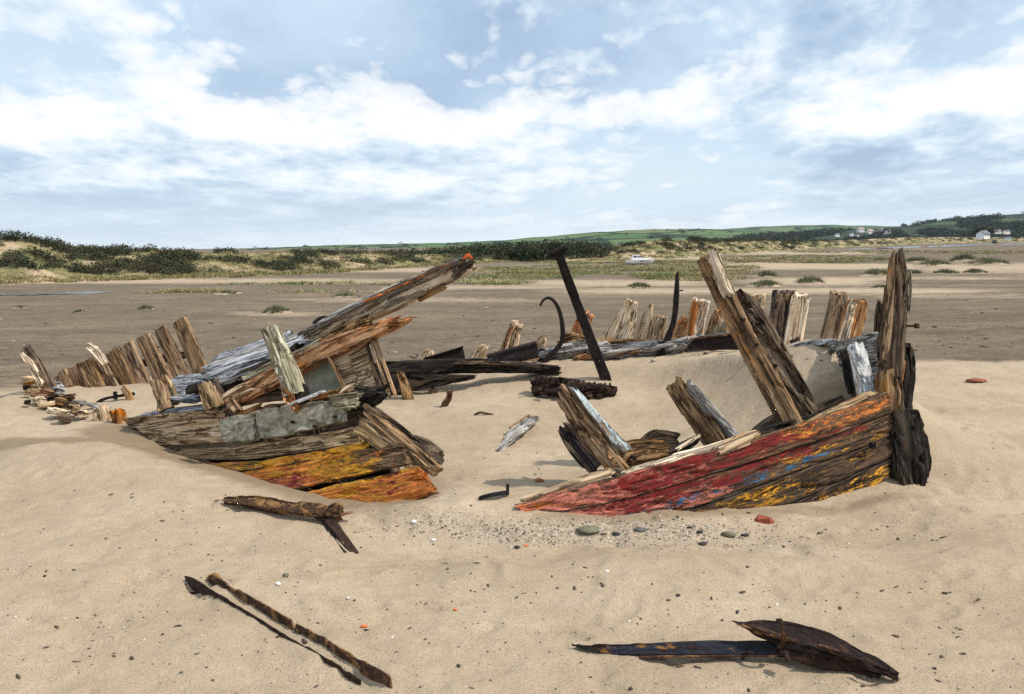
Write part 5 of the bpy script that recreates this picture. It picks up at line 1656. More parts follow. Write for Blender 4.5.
# ---- bulwark boards at the left ---------------------------------------
def build_bulwark():
    t = thing('bulwark', 'row of upright brown boards leaning left at the far side of the stern', 'ship wreckage', gnd(130, 386))
    bs = [((172, 321), (186, 317), (194, 376), (210, 370)), ((154, 330), (166, 325), (175, 379), (192, 377)), ((136, 338), (150, 332), (153, 380), (174, 379)),
          ((120, 346), (133, 341), (138, 387), (152, 386)), ((105, 353), (119, 346), (122, 388), (137, 387)), ((94, 360), (104, 355), (107, 388), (121, 388)),
          ((81, 362), (93, 358), (94, 389), (106, 388)), ((67, 370), (81, 362), (74, 390), (94, 389)), ((53, 377), (67, 370), (58, 386), (74, 390))]
    for i, (tl, tr_, bl, br) in enumerate(bs):
        Yt = 11.15 - 0.02 * i + random.uniform(-.03, .03)
        Yb = Yt - 0.12
        ext = 1.12
        T0, T1, B0, B1 = at(*tl, Yt), at(*tr_, Yt), at(*bl, Yb), at(*br, Yb)
        top, bot = (T0 + T1) / 2, (B0 + B1) / 2
        wt, wb = np.linalg.norm(T1 - T0), np.linalg.norm(B1 - B0)
        bot = top + (bot - top) * ext
        timber('board', [top, (top + bot) / 2, bot], [wt * 1.02, (wt + wb) / 2 * 1.02, wb * 1.02], .07, M_['board_wood'], t, face=(-.2, -1, .05), K=34, rag=(.035, .0), rot=.014, rotthr=.18)
    tpx('board', [(88, 345, 11.0), (97, 352, 10.95), (106, 364, 10.95)], [6, 8, 7], .08, M_['pale_wood'], t, rag=(.04, .02), rot=.03, label='pale splintered stick above the boards')
    tpx('rail', [(62, 380, 11.2), (130, 366, 11.25), (198, 352, 11.3)], 8, .06, M_['dark_wood'], t, rag=(.05, .05))
    p = thing('sand_peg', 'small brown peg in the sand before the stern boards', 'peg', gnd(130, 400))
    tpx('peg', [(122, 386, wloc(p)[1]), (127, 393, wloc(p)[1]), (132, 404, wloc(p)[1])], [5, 7, 7], .06, M_['tan_wood'], p, rag=(.04, .01), rot=.015)
    g0 = gnd(97, 402)
    t = thing('iron_bar', 'thin black iron bar sticking out of the sand near the peg', 'iron bar', g0)
    tpx('rod', [(96, 404, g0[1]), (103, 399.5, g0[1]), (116, 396.5, g0[1]), (135, 393.5, g0[1] + .1)], [3, 3, 3, 3.2], .03, M_['black_iron'], t, K=12, rag=(0, .01), rot=.004)
    tpx('lug', [(115, 391.5, g0[1] - .02), (115.5, 399.5, g0[1] - .02)], 3.4, .03, M_['black_iron'], t, K=10, rag=(0.005, .005), rot=.004)


build_bulwark()


def build_stern():
    t = thing('stern_wreckage', 'heap of crumbling stern timbers with two dark slanting posts at far left', 'ship wreckage', gnd(60, 410))
    g = lambda x, y: gnd(x, y)[1]
    tpx('slanting_post', [(26, 346, 10.4), (38, 366, 10.35), (56, 399, 10.2)], [5, 6, 6], .09, M_['dark_wood'], t, rag=(.06, .01), rot=.02)
    tpx('slanting_post', [(37, 358, 10.5), (43, 368, 10.48), (56, 392, 10.4)], [4, 5, 5], .07, M_['dark_wood'], t, rag=(.03, .01), rot=.02)
    tpx('post_facing', [(22, 353, 10.35), (30, 364, 10.3), (42, 386, 10.2)], [4, 7, 7], .05, M_['pale_wood'], t, rag=(.06, .05), rot=.03)
    bl = [(33, 384, 14, 9, 'orange_wood'), (28, 379, 10, 6, 'pale_wood'), (42, 386, 14, 9, 'pale_wood'), (34, 393, 14, 7, 'brown_wood'), (48, 393, 14, 8, 'orange_wood'), (40, 400, 13, 7, 'pale_wood'),
          (54, 398, 12, 8, 'dark_wood'), (50, 404, 12, 6, 'pale_wood'), (60, 391, 11, 8, 'grey_wood'), (63, 402, 13, 9, 'brown_wood'), (70, 397, 12, 7, 'brown_wood'), (61, 412, 18, 8, 'pale_wood'),
          (76, 409, 9, 12, 'tan_wood'), (84, 414, 9, 8, 'pale_wood'), (72, 404, 12, 5, 'dark_wood'), (58, 385, 9, 7, 'white_paint_wood'), (66, 418, 12, 5, 'dark_wood'), (80, 402, 12, 4, 'grey_wood'), (92, 405, 12, 3.5, 'grey_wood'), (104, 408, 12, 3, 'blue_grey_wood')]
    rr = random.Random(4)
    for x, y, w, h, m in bl:
        Y = g(x, y + h / 2 + 1)
        sl = rr.uniform(-.5, .6)
        tpx('timber_fragment', [(x - w / 2, y - sl * w / 2 * .6, Y), (x, y, Y - .03), (x + w / 2, y + sl * w / 2 * .6, Y)], [h * .8, h, h * .8], rr.uniform(.10, .2), M_[m], t, K=24, M=16, rag=(.05, .05), rot=.05, rotthr=-.05)
    for x, y in ((26, 388), (27, 402)):
        tpx('bolt_lump', [(x - 2.5, y, g(x, y + 6)), (x + 3, y, g(x, y + 6))], 5, .05, M_['black_iron'], t, K=14, M=8, rag=(.01, .01), rot=.01)
    # two cut stubs nearer the hull
    for x, y, w, h, m, lab in ((102, 412, 13, 13, 'tan_wood', 'squat weathered timber stub, left of two by the hull'), (118, 414, 12, 10, 'orange_wood', 'squat orange brown timber stub touching the hull end')):
        b = gnd(x, y + h / 2 + 2)
        s = thing('timber_stub', lab, 'timber stub', b)
        tpx('stub', [(x - 2, y - h / 2, b[1]), (x, y, b[1]), (x + 1, y + h / 2 + 4, b[1])], [w * .85, w, w], .14, M_[m], s, K=30, M=16, rag=(.05, .01), rot=.03)


build_stern()


# ---- timbers and iron in the middle distance ---------------------------
def build_flat_wrack():
    r = np.random.default_rng(31)
    n = 520
    px, py = r.uniform(-20, 1044, n), 296 + 66 * r.uniform(0, 1, n) ** 1.3
    G = np.array([gnd(a, b) for a, b in zip(px, py)])
    V, Fc, c = stones(G, 0.02 + 0.09 * r.uniform(0, 1, n) ** 3, np.array([(0.03, 0.025, 0.02), (0.06, 0.05, 0.04), (0.12, 0.10, 0.08), (0.40, 0.36, 0.30)]), r, .4, 2.2)
    mobj('flat_wrack', V, Fc, M_['pebble_mix'], smooth=False, attrs=dict(col=c), kind='stuff', label='dark stones and weed dotted over the tidal flat', category='wrack')


build_flat_wrack()


def build_middle():
    b = gnd(470, 378)
    t = thing('dark_beam', 'long dark timber lying across the sand behind the hull', 'timber', b)
    tpx('beam', [(372, 369, 10.25), (430, 367, 10.3), (490, 366, 10.35), (562, 370, 10.4)], [14, 15, 14, 8], .2, M_['black_wood'], t, K=46, M=100, rag=(.1, .15), rot=.03, face=(0, -1, .2))
    tpx('lower_plank', [(376, 386, 10.05), (420, 382, 10.1), (476, 377, 10.15)], [22, 16, 4], .08, M_['black_wood'], t, K=40, M=70, rag=(.05, .1), rot=.04, face=(0, -1, .2))
    tpx('splinter', [(455, 362.5, 10.2), (500, 363, 10.2), (548, 367, 10.25)], [3, 4, 3], .05, M_['dark_wood'], t, rag=(.2, .2), K=16)
    # triangular iron plate and trough
    p = thing('iron_plate', 'dark triangular iron plate standing behind the long dark timber', 'iron plate', gnd(450, 366))
    V0 = [at(424, 359, 10.75), at(463, 347, 10.75), at(468, 372, 10.7), at(426, 372, 10.7)]
    strake('plate', [V0[0], V0[1]], [V0[3], V0[2]], .03, M_['plate_iron'], p, K=24, M=20, rag=(.01, .01), groove=.003, rot=.006)
    tpx('rim', [(424, 358.5, 10.73), (463.5, 346.5, 10.73)], 1.4, .05, M_['plate_iron'], p, K=10, rag=(.01, .01), rot=.002)
    p = thing('iron_trough', 'dark iron trough lying on the far hull edge', 'iron trough', gnd(510, 362))
    strake('side', [at(488, 357, 11.3), at(512, 350, 11.25), at(537, 343, 11.2)], [at(498, 366, 11.2), at(518, 362, 11.15), at(538, 357, 11.1)], .04, M_['black_iron'], p, K=24, M=24, rag=(.04, .02), rot=.01)
    strake('lip', [at(486, 356, 11.5), at(512, 348.5, 11.45), at(536, 342, 11.4)], [at(488, 357.5, 11.28), at(513, 350.5, 11.22), at(538, 344, 11.18)], .04, M_['plate_iron'], p, K=24, M=24, rag=(.04, .02), rot=.006)
    # brown stub in front, rusty stub in the sand
    b = gnd(407, 399)
    s = thing('timber_stub', 'small brown timber stub leaning in the sand before the long dark timber', 'timber stub', b)
    tpx('stub', [(400, 371, b[1]), (404, 384, b[1]), (409, 402, b[1])], [6, 9, 11], .1, M_['brown_wood'], s, rag=(.06, .01), rot=.025, K=28)
    b = gnd(446, 406)
    s = thing('rusty_stake', 'short rusty bolt end curling out of the sand', 'iron stub', b)
    tpx('stake', [(450, 390, b[1]), (449, 398, b[1]), (445, 404, b[1]), (443, 410, b[1])], [7, 6, 7, 7], .06, M_['scaly_iron'], s, K=18, M=20, rag=(.02, .01), rot=.02)
    b = gnd(433, 393)
    s = thing('rust_lump', 'small reddish rust lump on the sand under the long dark timber', 'rust lump', b)
    tpx('lump', [(429, 393, b[1]), (433, 391, b[1]), (437, 393, b[1])], [4, 7, 4], .08, M_['scaly_iron'], s, K=16, M=10, rag=(.01, .01), rot=.02)
    # iron post with a T head
    b = gnd(607, 379)
    Y = b[1]
    t = thing('iron_post', 'tall dark iron post with a bent head leaning left', 'iron post', b)
    H = [(-1, -1), (1, -1), (1, -.55), (.25, -.5), (.25, .5), (1, .55), (1, 1), (-1, 1), (-1, .55), (-.25, .5), (-.25, -.5), (-1, -.55)]
    pts = [(558, 252, Y - .1), (580, 312, Y), (608, 384, Y)]
    P = [at(*q) for q in pts]
    timber('web', P, [9 * Y / FPX, 9.5 * Y / FPX, 11 * Y / FPX], .10, M_['black_iron'], t, sec=[(x, y) for x, y in H], rag=(0.0, 0.0), groove=0.0015, rot=.003, M=40, roll=0.15)
    tpx('head_plate', [(548, 255.5, Y - .1), (556, 252.5, Y - .1), (567, 247.5, Y - .12)], [2.5, 4.5, 3], .14, M_['black_iron'], t, K=20, rag=(.03, .03), rot=.006, face=(0, -1, .5))
    # curved iron strap
    g0 = gnd(541, 363)
    t = thing('iron_strap', 'thin black iron strap curving up like a hook', 'iron strap', g0)
    Yc = g0[1]
    tpx('strap', [(540, 306, Yc), (543, 300.5, Yc), (549, 298, Yc), (555, 302.5, Yc), (560, 313, Yc), (562.5, 327, Yc), (562, 340, Yc), (555, 351, Yc), (547, 359, Yc), (540, 366, Yc)], [2, 2.5, 3, 3.4, 4, 4.4, 4.6, 5, 5, 5], .035, M_['black_iron'], t, K=16, M=70, rag=(.01, 0), rot=.004)
    # leaning iron bar
    g0 = gnd(659, 356)
    t = thing('leaning_iron_bar', 'narrow black iron bar leaning right before the far ribs', 'iron bar', g0)
    Yc = g0[1]
    tpx('bar', [(677.5, 272, Yc), (676.5, 295, Yc), (674, 318, Yc), (668, 338, Yc), (656, 361, Yc)], [3, 5, 5.5, 7, 8], .05, M_['black_iron'], t, K=18, M=60, rag=(.03, 0), rot=.01)
    tpx('bolt', [(678, 290.5, Yc - .02), (683, 290.5, Yc - .02)], 1.4, .02, M_['black_iron'], t, K=8, M=4, rag=(0, 0), rot=0, groove=0)


build_middle()


def build_far_ribs():
    g = 'ribs standing along the far side of the wreck'
    ribs = [
        # label, Y, [(px, py)...] top to base, widths px, thick, material
        ('tiny pale rib tip just left of the triangular iron plate', 11.4, [(431, 350), (425, 360)], [6, 9], .1, 'pale_wood', None),
        ('small pale pointed rib leaning right of the iron plate', 11.5, [(486, 345), (480, 353), (474, 363)], [6, 10, 13], .12, 'pale_wood', None),
        ('short pale rib between the iron trough and its tall neighbour', 11.7, [(499, 350), (497, 361)], [8, 10], .1, 'pale_wood', None),
        ('bleached rib with orange left side standing left of the hooked strap', 11.8, [(518, 322), (513, 336), (507, 358)], [9, 11, 12], .2, 'pale_wood', 'orange_wood'),
        ('low pale rib stump between the trough and the hooked strap', 11.7, [(545, 338), (540, 345), (535, 354)], [6, 10, 10], .12, 'pale_wood', None),
        ('orange rib half hidden by the leaning iron post', 11.6, [(590, 312), (583, 324), (574, 350)], [9, 14, 18], .16, 'orange_wood', None),
        ('broad bleached wedge shaped rib just right of the iron post', 11.4, [(633, 300), (625, 322), (612, 352)], [11, 18, 27], .2, 'pale_wood', None),
        ('narrow bleached rib with a pointed tip next to the broad wedge', 11.35, [(651, 303), (646, 320), (638, 350)], [4, 9, 12], .14, 'pale_wood', None),
        ('squat tan rib left of the narrow leaning iron bar', 11.3, [(662, 315), (657, 330), (652, 350)], [11, 13, 13], .18, 'tan_wood', None),
        ('low orange rib directly right of the narrow leaning iron bar', 11.2, [(687, 317), (681, 329), (672, 348)], [8, 12, 12], .15, 'orange_wood', None),
        ('orange and white rib, upright, left of the longest rib', 11.0, [(702, 299), (698, 318), (693, 345)], [14, 14, 15], .2, 'pale_wood', 'orange_wood'),
        ('slim orange rib close behind the longest rib', 10.8, [(719, 310), (715, 322), (709, 342)], [7, 9, 10], .14, 'orange_wood', None),
        ('little pale triangular rib end behind the longest rib', 10.7, [(725, 318), (722, 326), (718, 342)], [5, 11, 14], .12, 'pale_wood', None),
        ('pale rib with broken top peeping out right of the longest rib', 10.4, [(752, 294), (750, 312), (747, 345)], [22, 23, 24], .2, 'pale_wood', None),
        ('black streaked rib of the middle pair on the far side', 9.7, [(785, 290), (781, 312), (776, 346)], [19, 18, 18], .2, 'striped_wood', None),
        ('pale tan rib of the middle pair on the far side', 9.5, [(802, 293), (798, 314), (791, 350)], [15, 15, 14], .18, 'pale_wood', None),
        ('brown rib of the right pair on the far side', 8.5, [(840, 291), (836, 312), (828, 348)], [15, 17, 18], .16, 'tan_wood', None),
        ('shorter orange streaked rib of the right pair on the far side', 8.2, [(858, 299), (853, 318), (846, 345)], [15, 17, 18], .16, 'orange_wood', 'pale_wood')]
    for lab, Y, pp, ws, th, m, m2 in ribs:
        base = at(*pp[-1], Y)
        base[2] = min(base[2], float(Z(base[0], base[1])))
        t = thing('rib_timber', lab, 'ship rib', base, g)
        pts = [(x, y, Y + .02 * i) for i, (x, y) in enumerate(pp)]
        q = at(*pts[-1])
        P = [at(*p) for p in pts]
        dn = unit(P[-1] - P[-2])
        k = max(0.1, (P[-1][2] - float(Z(P[-1][0], P[-1][1])) + 0.12) / max(-dn[2], .3))
        P.append(P[-1] + dn * k)
        ws2 = [w * 1.18 * Y / FPX for w in ws] + [ws[-1] * 1.18 * Y / FPX]
        timber('rib', P, ws2, th, M_[m], t, face=(-.25, -1, .1), K=36, M=44, rag=(.05, 0), rot=.022, rotthr=.08, wob=.12)
        if m2:
            off = np.array([-.4 * ws2[0], -.05, 0])
            timber('facing', [p + off - [0, .02, 0] for p in P], [w * .45 for w in ws2], th * .8, M_[m2], t, face=(-.4, -1, .1), K=24, M=40, rag=(.12, 0), rot=.03)
    # far hull edge half buried: heavy grey planks
    t = thing('buried_hull_edge', 'half buried grey and orange hull edge below the far ribs', 'ship wreckage', gnd(620, 358))
    for pp, ws, th, m in (([(536, 358, 11.25), (575, 352, 11.2), (610, 350, 11.1)], [10, 12, 10], .3, 'grey_wood'), ([(590, 356, 10.95), (640, 352, 10.85), (690, 347, 10.6)], [10, 12, 12], .3, 'grey_wood'),
                          ([(560, 347, 11.4), (600, 344, 11.35), (650, 345, 11.2)], [5, 5, 4], .2, 'brown_wood'), ([(575, 361, 11.0), (600, 357, 10.95), (625, 356, 10.9)], [4, 6, 4], .2, 'orange_wood'),
                          ([(680, 346, 10.7), (700, 341, 10.6), (735, 340, 10.4)], [8, 9, 8], .22, 'grey_wood'), ([(630, 352, 10.8), (660, 350, 10.75), (676, 347, 10.7)], [3, 5, 3], .1, 'orange_wood'),
                          ([(560, 340, 11.45), (572, 338, 11.4), (586, 341, 11.4)], [9, 11, 7], .15, 'brown_wood'), ([(754, 344, 10.0), (775, 342, 9.8), (800, 345, 9.4)], [10, 13, 8], .2, 'dark_wood')):
        tpx('edge_plank', pp, ws, th, M_[m], t, K=34, M=40, rag=(.1, .1), rot=.05, rotthr=0.0, face=(0, -.7, .7))
    p = thing('iron_strip', 'low dark iron plate lying along the far hull edge behind the longest rib', 'iron plate', gnd(712, 350))
    strake('plate', [at(690, 340, 10.35), at(712, 337, 10.25), at(738, 334, 10.1)], [at(687, 351, 10.3), at(712, 350, 10.2), at(740, 350, 10.05)], .04, M_['plate_iron'], p, K=24, M=24, rag=(.1, .02), rot=.01)
    tpx('edge', [(690, 339, 10.33), (712, 336.5, 10.23), (737, 333.5, 10.1)], 2, .06, M_['scaly_iron'], p, K=12, rag=(.02, .02), rot=.005)


build_far_ribs()


def build_debris():
    # spiked crusted iron
    b = gnd(575, 397)
    t = thing('spiked_iron', 'crusted rusty iron bar with a row of spikes half buried in sand', 'iron bar', b)
    Y = b[1]
    tpx('bar', [(531, 388, Y + .1), (552, 386, Y + .05), (580, 389, Y), (617, 392, Y - .05)], [17, 19, 16, 10], .16, M_['crusted_iron'], t, K=40, M=60, rag=(.04, .03), rot=.05, rotthr=-.15, face=(0, -1, .5))
    rr = random.Random(3)
    for i in range(15):
        x = 537 + i * 5.2
        y0 = 379 + i * .55
        tpx('spike', [(x, y0 + 3, Y), (x + rr.uniform(-1.5, 1), y0 - rr.uniform(2.5, 4.5), Y)], [4.5, 1.5], .035, M_['crusted_iron'], t, K=10, M=5, rag=(0, .01), rot=.006)
    for i in range(14):
        x, y = rr.uniform(536, 610), rr.uniform(386, 397)
        tpx('rust_lump', [(x - 3, y, Y - .1), (x, y - 1, Y - .12), (x + 3, y, Y - .1)], [4, 7, 4], .06, M_['crusted_iron'], t, K=14, M=8, rag=(.01, .01), rot=.02)
    # driftwood
    b = gnd(516, 446)
    t = thing('driftwood', 'small pointed piece of grey driftwood lying on the sand inside the wreck', 'driftwood', b)
    A, B = gnd(497, 452), gnd(532, 424)
    up = np.array([0, 0, 1.0])
    timber('plank', [A + up * .0, (A + B) / 2 + up * .04 + [0, .0, 0], B + up * .06], [.03, .15, .16], [.03, .06, .06], M_['grey_wood'], t, face=(-.3, -.5, 1), K=32, rag=(.05, .06), rot=.012)
    timber('knot', [B + up * .06 + [-.05, 0, 0], B + up * .06 + [.08, .02, -.01]], .06, .06, M_['dark_wood'], t, K=16, M=10, rag=(.03, .05), rot=.03)
    timber('splinter', [(A + B) / 2 + up * .07 + [-.06, .1, 0], B + up * .07 + [-.03, .08, .02]], .03, .03, M_['brown_wood'], t, K=12, M=10, rag=(.04, .04))
    # dark iron fragment left of the bow tip
    b = gnd(494, 500)
    t = thing('iron_fragment', 'small black iron fragment with an upturned end beside the bow tip', 'iron fragment', b)
    A, B = gnd(479, 500.5), gnd(508, 496)
    timber('bar', [A + up * .02, (A + B) / 2 + up * .03, B + up * .03], .03, .045, M_['black_iron'], t, face=(0, -1, .3), K=18, M=20, rag=(.02, .01), rot=.008)
    timber('end_lug', [B + up * .01, B + up * .095 + [0, .01, 0]], .02, .03, M_['black_iron'], t, K=10, M=6, rag=(0, .01), rot=.004)
    A, B = gnd(474, 415.5), gnd(493, 415)
    t = thing('twig', 'thin dark curved twig on the sand above the driftwood', 'twig', (A + B) / 2)
    timber('stem', [A, A * .7 + B * .3 + up * .03, A * .3 + B * .7 + up * .015, B], .022, .02, M_['dark_wood'], t, K=10, M=16, rag=(.01, .01))
    # foreground: broken rusty beam
    t = thing('rusty_beam', 'flaking rusty iron beam with a broken leg lying before the left hull', 'iron beam', gnd(320, 540))
    b0 = gnd(226, 504)
    Y0 = b0[1]
    tpx('beam', [(225, 500.5, Y0), (250, 503, Y0 - .08), (285, 507, Y0 - .2), (315, 511, Y0 - .28), (342, 514, Y0 - .34)], [6, 12, 14, 14, 13], .10, M_['scaly_iron'], t, K=40, M=80, rag=(.05, .03), rot=.016, rotthr=-.05, face=(0, -1, .8))
    g1 = gnd(353, 553)
    tpx('leg', [(327, 518, Y0 - .31), (340, 535, (g1[1] + Y0) / 2 - .17), (356, 557, g1[1])], [11, 10, 9], .05, M_['rusty_iron'], t, K=26, M=40, rag=(.02, .0), rot=.008, face=(.5, -1, .5))
    tpx('leg_flange', [(324, 521, Y0 - .33), (336, 538, (g1[1] + Y0) / 2 - .19), (349, 556, g1[1] - .02)], [3, 3, 3], .05, M_['black_iron'], t, K=14, M=30, rag=(.02, .0), rot=.006)
    tpx('flake', [(328, 508, Y0 - .36), (338, 507, Y0 - .36), (343, 511, Y0 - .36)], [6, 9, 6], .05, M_['scaly_iron'], t, K=18, M=14, rag=(.02, .02), rot=.02)
    tpx('flake', [(340, 516, Y0 - .32), (348, 513, Y0 - .3), (354, 512, Y0 - .3)], [2, 2.5, 1], .03, M_['orange_wood'], t, K=10, M=10, rag=(.01, .02))
    # foreground: sand filled channel
    t = thing('rusty_channel', 'long rusty iron channel filled with sand in the left foreground', 'iron channel', gnd(290, 640))
    A, B = gnd(186, 580), gnd(352, 681)
    A2, B2 = gnd(209, 581), gnd(384, 683)
    dB, dB2 = unit(B - A), unit(B2 - A2)
    B, B2 = B + dB * .06, B2 + dB2 * .06

    def jag(P, Q, hs, th, mat, lean, rot_, n=64, sd=1):
        r = random.Random(sd)
        top, bot, h = [], [], hs
        zoff = max(float(Z(*(P + (Q - P) * q)[:2])) - (P + (Q - P) * q)[2] for q in (.1, .3, .5, .7, .9)) + (-.006 if sd == 1 else -.004)
        for i in range(n):
            f = i / (n - 1)
            p = P + (Q - P) * f
            p[2] += zoff
            if r.random() < .16:
                h = hs * r.uniform(.6, 1.15)
            hh = h * r.uniform(.94, 1.05) * min(1, f * 14 + .25)
            if sd == 2 and .525 < f < .545:
                hh = .008
            top.append(p + np.array([lean * hh, -lean * hh, hh]))
            bot.append(p - np.array([0, 0, .06]))
        return strake('flange', top, bot, th, M_[mat], t, K=24, M=190, rag=(.02, .0), rot=rot_, rotthr=.1, wob=.0, edge=.001, groove=.001, corner=.05)
    jag(A, B, .020, .008, 'rusty_iron', .2, .004, sd=1)
    jag(A2, B2, .052, .012, 'scaly_iron', -.35, .006, sd=2)
    mid = [(A + A2) / 2 - up * .05, (B + B2) / 2 - up * .05]
    timber('web', mid, .15, .03, M_['rusty_iron'], t, face=(0, 0, 1), K=20, M=40, rag=(.05, .02))
    tpx('rust_lump', [(207, 578, A2[1]), (214, 577, A2[1]), (221, 582, A2[1] - .05)], [5, 9, 6], .03, M_['scaly_iron'], t, K=20, M=16, rag=(.01, .01), rot=.012)
    # foreground: bar and curved plate with a hoop
    t = thing('rusty_plate', 'dark rusty iron bar under a curved plate with a hoop in the right foreground', 'iron wreckage', gnd(740, 672))
    Yf = gnd(590, 649)[1]
    tpx('bar', [(574, 645.5, Yf), (600, 649, Yf - .03), (640, 650, Yf - .06), (700, 649, Yf - .1), (757, 648, Yf - .12), (800, 650, Yf - .12)], [2.5, 9, 13, 15, 17, 14], .05, M_['blue_rust_iron'], t, K=40, M=110, rag=(.03, .03), rot=.008, rotthr=0, face=(0, -1, .7))
    tpx('bar_edge', [(640, 656.5, Yf - .1), (700, 656, Yf - .14), (780, 655, Yf - .16)], [2, 2.5, 2], .03, M_['scaly_iron'], t, K=14, M=60, rag=(.05, .05), rot=.006)
    g2 = gnd(897, 680)
    Ye = g2[1]
    top = [(736, 623, Yf - .1), (757, 622, Yf - .05), (785, 622, Yf - .05), (834, 637, Yf - .14), (872, 658, Ye + .1), (897, 677, Ye)]
    bot = [(740, 626, Yf - .1), (757, 634, Yf - .14), (785, 645, Yf - .18), (834, 655, Yf - .26), (870, 667, Ye + .02), (898, 681, Ye - .04)]
    strake('plate', [at(*p) for p in top], [at(*p) for p in bot], .035, M_['plate_iron'], t, K=56, M=120, rag=(.05, .05), rot=.022, rotthr=-.1, groove=.012, edge=.03, wob=.12, label='curved dark iron plate')
    rf = random.Random(9)
    for i in range(9):
        f = .12 + i * .095
        k = min(int(f * 5), 4)
        g_ = f * 5 - k
        e = rf.uniform(.55, 1.0)
        c0 = [top[k][j] * (1 - g_) + top[k + 1][j] * g_ for j in range(3)]
        c1 = [bot[k][j] * (1 - g_) + bot[k + 1][j] * g_ for j in range(3)]
        c = [c0[j] * (1 - e) + c1[j] * e for j in range(3)]
        L_ = rf.uniform(8, 20)
        tpx('flake', [(c[0] - L_, c[1] - L_ * .35, c[2] - .02), (c[0], c[1], c[2] - .03), (c[0] + L_, c[1] + L_ * .42, c[2] - .02)], [3, rf.uniform(4, 8), 3], .02, M_[rf.choice(['rusty_iron', 'plate_iron', 'scaly_iron'])], t, K=18, M=18, rag=(.03, .03), rot=.012, rotthr=-.1)
    tpx('lower_plate', [(776, 648, Yf - .14), (812, 656, Yf - .2), (845, 664, Ye + .08), (880, 676, Ye + .02)], [10, 20, 18, 10], .06, M_['rusty_iron'], t, K=36, M=60, rag=(.03, .03), rot=.03, rotthr=-.1, face=(0, -1, .4))
    hp = []
    for i in range(15):
        a = i / 14 * math.pi * 1.15 - 0.3
        hp.append(at(779 + 5.5 * math.sin(a), 634 - 14 * math.cos(a), Yf - .2 - .05 * math.sin(a)))
    timber('hoop', hp, .018, .018, M_['rusty_iron'], t, K=12, M=40, rag=(.005, .005), rot=.004, face=(1, 0, .1))
    tpx('bracket', [(786, 650, Yf - .26), (788, 662, Yf - .28)], [7, 6], .05, M_['rusty_iron'], t, K=16, M=12, rag=(.01, .02), rot=.012)
    # brick fragment, slabs, coloured litter
    def stone(name, px, py, w, cols, lab, cat, flat=.5, seed=1):
        r = np.random.default_rng(seed)
        b = gnd(px, py)
        V = ICO_V * r.uniform(.75, 1.2, (len(ICO_V), 1)) * np.array([w / 2, w * .36, w * flat / 2]) * b[1] / FPX + b + [0, 0, w * flat * .3 * b[1] / FPX]
        mobj(name, V, ICO_F, M_[cols], None, False, label=lab, category=cat)
    plain('red_brick', (0.27, 0.07, 0.04), .9)
    plain('green_slate', (0.17, 0.165, 0.105), .85)
    plain('grey_slate', (0.12, 0.125, 0.115), .85)
    plain('dark_stone', (0.05, 0.048, 0.046), .8)
    plain('white_shell', (0.8, 0.79, 0.75), .7)
    plain('orange_plastic', (0.75, 0.16, 0.03), .5)
    plain('terracotta', (0.30, 0.10, 0.05), .85)
    b = gnd(764, 523)
    k = b[1] / FPX
    bv = np.array([(-10, -4, -3), (7, -6, -3), (10, 4, -3), (-7, 6, -3), (-8, -3, 5), (3, -6, 7), (8, 3, 5), (-4, 5, 8), (10, -2, 2), (-11, 1, 2)], float) * k
    bf = [[0, 3, 2, 1], [0, 1, 5, 4], [1, 8, 5], [1, 2, 8], [8, 2, 6], [8, 6, 5], [2, 3, 7, 6], [4, 5, 6, 7], [0, 4, 9], [9, 4, 7], [9, 7, 3], [0, 9, 3]]
    mobj('brick_fragment', bv + b, bf, M_['red_brick'], None, False, label='red brick fragment on the sand below the bow', category='brick')
    stone('flat_stone', 588, 531, 30, 'green_slate', 'long flat greenish stone in the gravel', 'stone', .22, 3)
    stone('flat_stone', 640, 531, 14, 'grey_slate', 'flat grey stone right of the long greenish one', 'stone', .35, 4)
    stone('flat_stone', 729, 536, 15, 'green_slate', 'rounded greenish stone at the right end of the gravel', 'stone', .5, 5)
    for i, (x, y, w, lab) in enumerate(((616, 535, 9, 'dark stone between the two flat stones'), (700, 533, 8, 'small dark stone left of the rounded greenish one'), (703, 545, 10, 'dark stone at the lower edge of the gravel'), (745, 536, 8, 'dark stone right of the rounded greenish one'), (517, 548, 7, 'dark stone at the left end of the gravel'), (690, 528, 6, 'tiny dark stone above the others at the right of the gravel'))):
        stone('dark_stone', x, y, w, 'dark_stone', lab, 'stone', .5, 10 + i)
    for i, (x, y, w, lab) in enumerate(((414, 523, 7, 'white shell scrap at the left edge of the gravel'), (433, 541, 6, 'white pebble below the painted strakes'), (278, 585, 7, 'white pebble above the sand filled channel'), (607, 572, 5, 'white pebble on the sand below the gravel'), (348, 599, 4, 'small white pebble right of the channel'), (777, 605, 4, 'small white pebble above the curved plate'))):
        stone('white_pebble', x, y, w, 'white_shell', lab, 'pebble', .6, 20 + i)
    stone('orange_scrap', 364, 627, 8, 'orange_plastic', 'round orange scrap on the sand right of the channel', 'litter', .4, 31)
    stone('orange_scrap', 455, 610, 5, 'orange_plastic', 'small orange scrap farther right of the round one', 'litter', .4, 32)
    stone('orange_scrap', 526, 546, 5, 'orange_plastic', 'orange scrap lying in the gravel', 'litter', .4, 33)
    stone('terracotta_shard', 978, 382, 22, 'terracotta', 'reddish flat shard lying on the sand at far right', 'shard', .22, 34)
    stone('brown_stone', 286, 577, 8, 'green_slate', 'brown stone beside the white pebble above the channel', 'stone', .7, 35)
    stone('wood_chip', 539, 481, 12, 'terracotta', 'reddish brown wood chip on the sand above the bow tip', 'wood chip', .3, 36)
    # countless pebbles and flotsam specks
    r = np.random.default_rng(77)
    P, S, D = [], [], []
